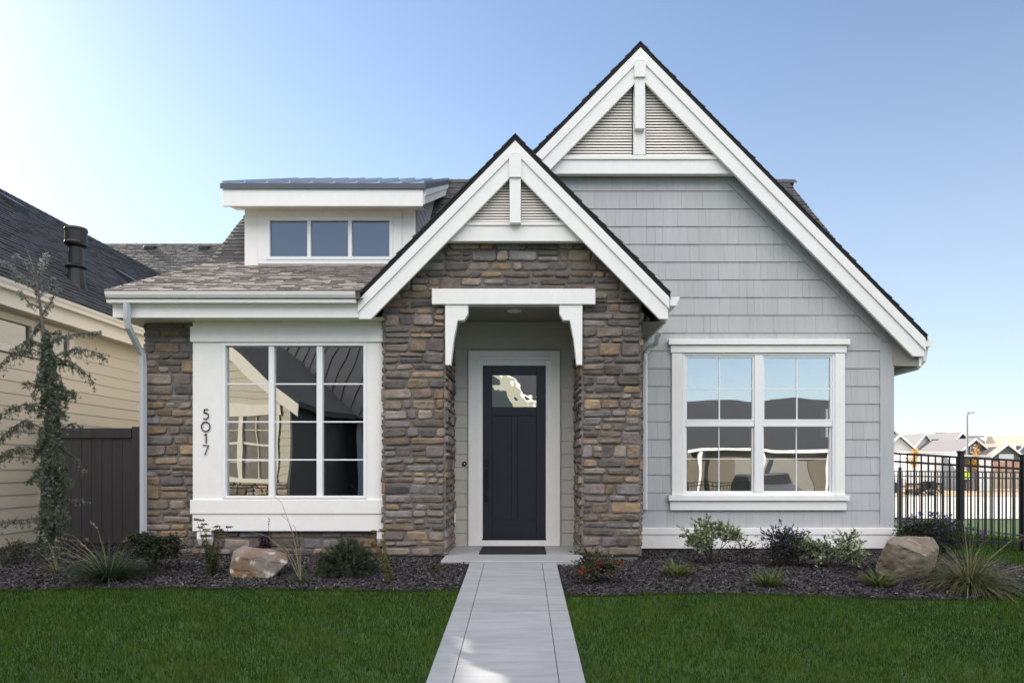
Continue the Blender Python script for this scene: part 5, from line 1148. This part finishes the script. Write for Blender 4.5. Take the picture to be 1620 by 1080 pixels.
# ================================================================== ACROSS THE WAY (seen in the window glass)
op = thing('courtyard_house', 'cream gabled house across the lawn, mirrored in the bay window', 'house', (-9, -3, -0.5))
def O_(mb, name, m, parent=None, bevel=0.0): return mb.build(name, M[m], parent or op, bevel)
ox0, ox1 = -12.6, -6.1; oy = -0.3; ocx = (ox0+ox1)/2; oze, osl = 2.9, 0.82; oaz = oze+osl*(ox1-ocx)
mb = MB(); wa, wb, za_, zb_ = -8.25, -6.5, 0.85, 2.45
# wall facing the cottage (towards +y), lap boards
def oskip(z, z1):
    L = ox1-ox0; top = 0 if z1 < oze+0.5 else (z1-oze-0.5)/osl
    if z1 < 1.4+0.0: pass
    s = [(top, L-top)]
    zz = z-0.5
    if zz+0.15 > za_ and zz < zb_: s = [(top, wa-ox0), (wb-ox0, L-top)]
    return s
lap(mb, (ox0,oy,-0.5), (1,0,0), (0,1,0), ox1-ox0, oaz+0.4, 0.18, 4, oskip); O_(mb, 'lap_siding', 'courtwall')
mb = MB(); mb.box(ox0, wa, oy-0.15, oy-0.003, -0.5, oze); mb.box(wb, ox1, oy-0.15, oy-0.003, -0.5, oze); mb.box(wa, wb, oy-0.15, oy-0.003, -0.5, za_); mb.box(wa, wb, oy-0.15, oy-0.003, zb_, oze)
mb.prism([(ox0,oze+.002),(ox1,oze+.002),(ocx,oaz)], oy-0.15, oy-0.003); mb.box(ox0, ox0+0.15, -9.0, oy-0.16, -0.5, oze); O_(mb, 'wall', 'courtwall')
mb = MB(); mb.box(ox1-0.15, ox1, -9.0, oy-0.16, -0.5, oze); O_(mb, 'shade_toned_side_wall', 'fence')  # dark colour stands in for shade on this cream wall
mb = MB(); stones(mb, (ox1+0.03,oy+0.02,-0.5), (-1,0,0), (0,1,0), 3.4, 1.25, 55); O_(mb, 'stone_wainscot', 'stone')
mb = MB()
for s in (-1,1):
    hw = ox1-ocx+0.35; mb.prism([(ocx,oaz+0.05),(ocx+s*hw,oaz+0.05-osl*hw),(ocx+s*hw,oaz+0.2-osl*hw),(ocx,oaz+0.2)], -9.0, oy+0.4)
O_(mb, 'roof', 'roofdark')
mb = MB()
for s in (-1,1): hw = ox1-ocx+0.36; mb.prism([(ocx,oaz+0.12),(ocx+s*hw,oaz+0.12-osl*hw),(ocx+s*hw,oaz-0.22-osl*hw),(ocx,oaz-0.22)], oy+0.40, oy+0.45)
O_(mb, 'rake_board', 'courttrim')
mb = MB(); t = 0.11; mb.box(wa-0.15, wb+0.15, oy+0.0, oy+0.05, zb_, zb_+0.3); mb.box(wa-0.12, wb+0.12, oy, oy+0.06, za_-0.12, za_)
for a in (wa-0.1, wb-0.02, (wa+wb)/2-0.05): mb.box(a, a+0.12, oy-0.1, oy+0.04, za_, zb_)
mb.box(wa, wb, oy-0.06, oy+0.02, 1.62, 1.68); 
for a in (wa+0.45, wb-0.42): mb.box(a-0.01, a+0.01, oy-0.06, oy, za_, zb_)
for zz in (1.25, 2.05): mb.box(wa, wb, oy-0.06, oy, zz-0.01, zz+0.01)
ow = O_(mb, 'window', 'courttrim'); mb = MB(); mb.box(wa, wb, oy-0.09, oy-0.07, za_, zb_); O_(mb, 'pane', 'glass', ow); mb = MB(); mb.box(wa, wb, oy-0.15, oy-0.14, za_, zb_); O_(mb, 'dark_lining', 'dark', ow)
# wing behind, its wall coloured dark for the gable's shade
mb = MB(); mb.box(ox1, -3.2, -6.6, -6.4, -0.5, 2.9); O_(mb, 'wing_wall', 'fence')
mb = MB(); mb.prism_x([(-5.9,2.7),(-11.5,7.2),(-11.5,7.05),(-5.9,2.55)], -12.0, -2.9); x = -12
while x < -2.95: mb.prism_x([(-5.9,2.705),(-11.5,7.205),(-11.5,7.25),(-5.9,2.75)], x, x+0.03, (0.8,0.8,0.8)); x += 0.42
O_(mb, 'wing_roof', 'black')
mb = MB(); mb.box(-5.75, -5.6, -6.35, -6.2, -0.5, 2.6); mb.box(-4.7, -4.55, -6.35, -6.2, -0.5, 2.6); O_(mb, 'porch_post', 'white')
# second house straight behind the camera
def plain_house(label, x0, x1, y, depth, ze, sl, wall, roofm, zb=-0.55, glazed=(), garage=None, group='houses across the street'):
    root = thing('opposite_house', label, 'house', ((x0+x1)/2, y, zb), group); cx = (x0+x1)/2; az = ze+sl*(x1-cx); mb = MB()
    mb.prism([(x0,zb),(x1,zb),(x1,ze),(cx,az),(x0,ze)], y-depth, y, wall); mb.build('wall', M['paint'], root); mb = MB(); mt = MB(); hw = x1-cx+0.4
    for s in (-1,1):
        mb.prism([(cx,az+0.03),(cx+s*hw,az+0.03-sl*hw),(cx+s*hw,az+0.2-sl*hw),(cx,az+0.2)], y-depth-0.3, y+0.45)
        mt.prism([(cx,az+0.1),(cx+s*hw,az+0.1-sl*hw),(cx+s*hw,az-0.25-sl*hw),(cx,az-0.25)], y+0.45, y+0.5)
    mb.build('roof', M[roofm], root); mt.build('rake_board', M['white'], root)
    for (a, b, za, zb2) in glazed:
        mb = MB(); mb.box(a-0.1, b+0.1, y-0.01, y+0.05, za-0.1, zb2+0.12); f = mb.build('window', M['white'], root); mb = MB(); mb.box(a, b, y+0.05, y+0.06, za, zb2); mb.build('pane', M['black'], f)
    if garage: a, b, zz = garage; mb = MB(); mb.box(a, b, y-0.01, y+0.06, zb, zz, (1,1,1)); mb.build('garage_door', M['white'], root)
    return root
plain_house('opposite house with sage gable mirrored in the front door glass', -4.4, 0.62, -11.5, 9, 3.75, 1.15, (0.45,0.46,0.38), 'roofdark', glazed=((-3.4,-1.6,0.6,2.2),))
def side_gable_house(label, x0, x1, y, depth, ze, zr, wall, roofm, zb=-0.55, garage=None):
    root = thing('opposite_house', label, 'house', ((x0+x1)/2, y, zb), 'houses across the street'); mb = MB(); ym = y-depth/2
    mb.prism_x([(y,zb),(y,ze),(ym,zr),(y-depth,ze),(y-depth,zb)], x0, x1, wall); mb.build('wall', M['paint'], root); mb = MB(); sl = (zr-ze)/(depth/2)
    mb.prism_x([(y+0.5,ze-0.5*sl+.03),(ym,zr+0.03),(y-depth-0.5,ze-0.5*sl+.03),(y-depth-0.5,ze-0.5*sl+.2),(ym,zr+0.22),(y+0.5,ze-0.5*sl+0.2)], x0-0.4, x1+0.4); mb.build('roof', M[roofm], root)
    mb = MB(); mb.box(x0-0.4, x1+0.4, y+0.501, y+0.54, ze-0.5*sl, ze-0.5*sl+0.2); mb.build('fascia', M['white'], root)
    for k in range(4):
        xp = x0+0.2+(x1-x0-0.5)*k/3; mb = MB(); mb.box(xp, xp+0.12, y+0.36, y+0.48, zb, ze-0.5*sl+0.03); mb.build('porch_post', M['white'], root)
    a, b, zz = garage; mb = MB(); mb.box(a, b, y+0.001, y+0.06, zb, zz, (0.33,0.31,0.28)); mb.build('garage_door', M['white'], root)
    mb = MB(); mb.box(b+1.2, b+2.8, y+0.001, y+0.05, 0.5, 2.0); f = mb.build('window', M['white'], root); mb = MB(); mb.box(b+1.3, b+2.7, y+0.051, y+0.06, 0.6, 1.9); mb.build('pane', M['black'], f)
side_gable_house('opposite house with wide dark roof and grey garage door, mirrored in the right window', 11.0, 23.5, -24, 11, 2.3, 5.6, (0.17,0.145,0.11), 'roofdark', garage=(13.5,18.3,1.5))
plain_house('farther opposite tan house beyond the garage house', 26.0, 37.0, -30, 12, 2.9, 0.55, (0.48,0.42,0.33), 'roof', glazed=((28,30,0.6,2.2),))
side_gable_house('opposite grey house with tall dark roof between the sage gable and garage house', -3.0, 8.5, -24, 12, 3.2, 9.0, (0.25,0.25,0.25), 'roofdark', garage=(1.0,5.0,1.6))
iron_fence('black metal picket fence across the lawn, mirrored in the right window', (5.0,-6.8), (9.3,-6.8), -0.62, -0.72, 1.2, [0.04, 2.1, 4.26], 0.13)
# dark car parked nose towards the cottage
car = thing('parked_car', 'dark sport utility car parked across the lawn, mirrored in the right window', 'car', (11.2,-11.5,-0.85)); cx, cz = 11.2, -0.85
mb = MB(); mb.prism_x([(-9.6,cz+0.35),(-9.5,cz+0.75),(-9.7,cz+0.95),(-10.9,cz+1.08),(-11.6,cz+1.62),(-13.6,cz+1.66),(-14.2,cz+1.1),(-14.3,cz+0.35)], cx-0.92, cx+0.92); mb.build('body', M['black'], car, 0.08)
mb = MB(); mb.add([(cx-0.75,-10.93,cz+1.12),(cx+0.75,-10.93,cz+1.12),(cx+0.68,-11.5,cz+1.58),(cx-0.68,-11.5,cz+1.58)], [(3,2,1,0)]); mb.add([(cx-0.75,-10.95,cz+1.11),(cx+0.75,-10.95,cz+1.11),(cx+0.68,-11.52,cz+1.57),(cx-0.68,-11.52,cz+1.57)], [(0,1,2,3)]); mb.build('windscreen', M['black'], car)
for s in (-1,1):
    mb = MB(); mb.box(cx+s*0.55-0.2, cx+s*0.55+0.2, -9.58, -9.46, cz+0.68, cz+0.84); mb.build('headlight', M['lampglass'], car, 0.02)
    for y in (-10.4,-13.4):
        mb = MB(); wheel(mb, cx+s*0.82, y, cz+0.35, 0.35, 0.22, 'x'); mb.build('wheel', M['black'], car)
mb = MB(); mb.box(cx-0.45, cx+0.45, -9.52, -9.44, cz+0.5, cz+0.66); mb.build('grille', M['black'], car, 0.01)
sheet('driveway', M['street'], lambda y: 9.3, lambda y: 20.0, -13.0, -8.0, 0.03, 8, 4)
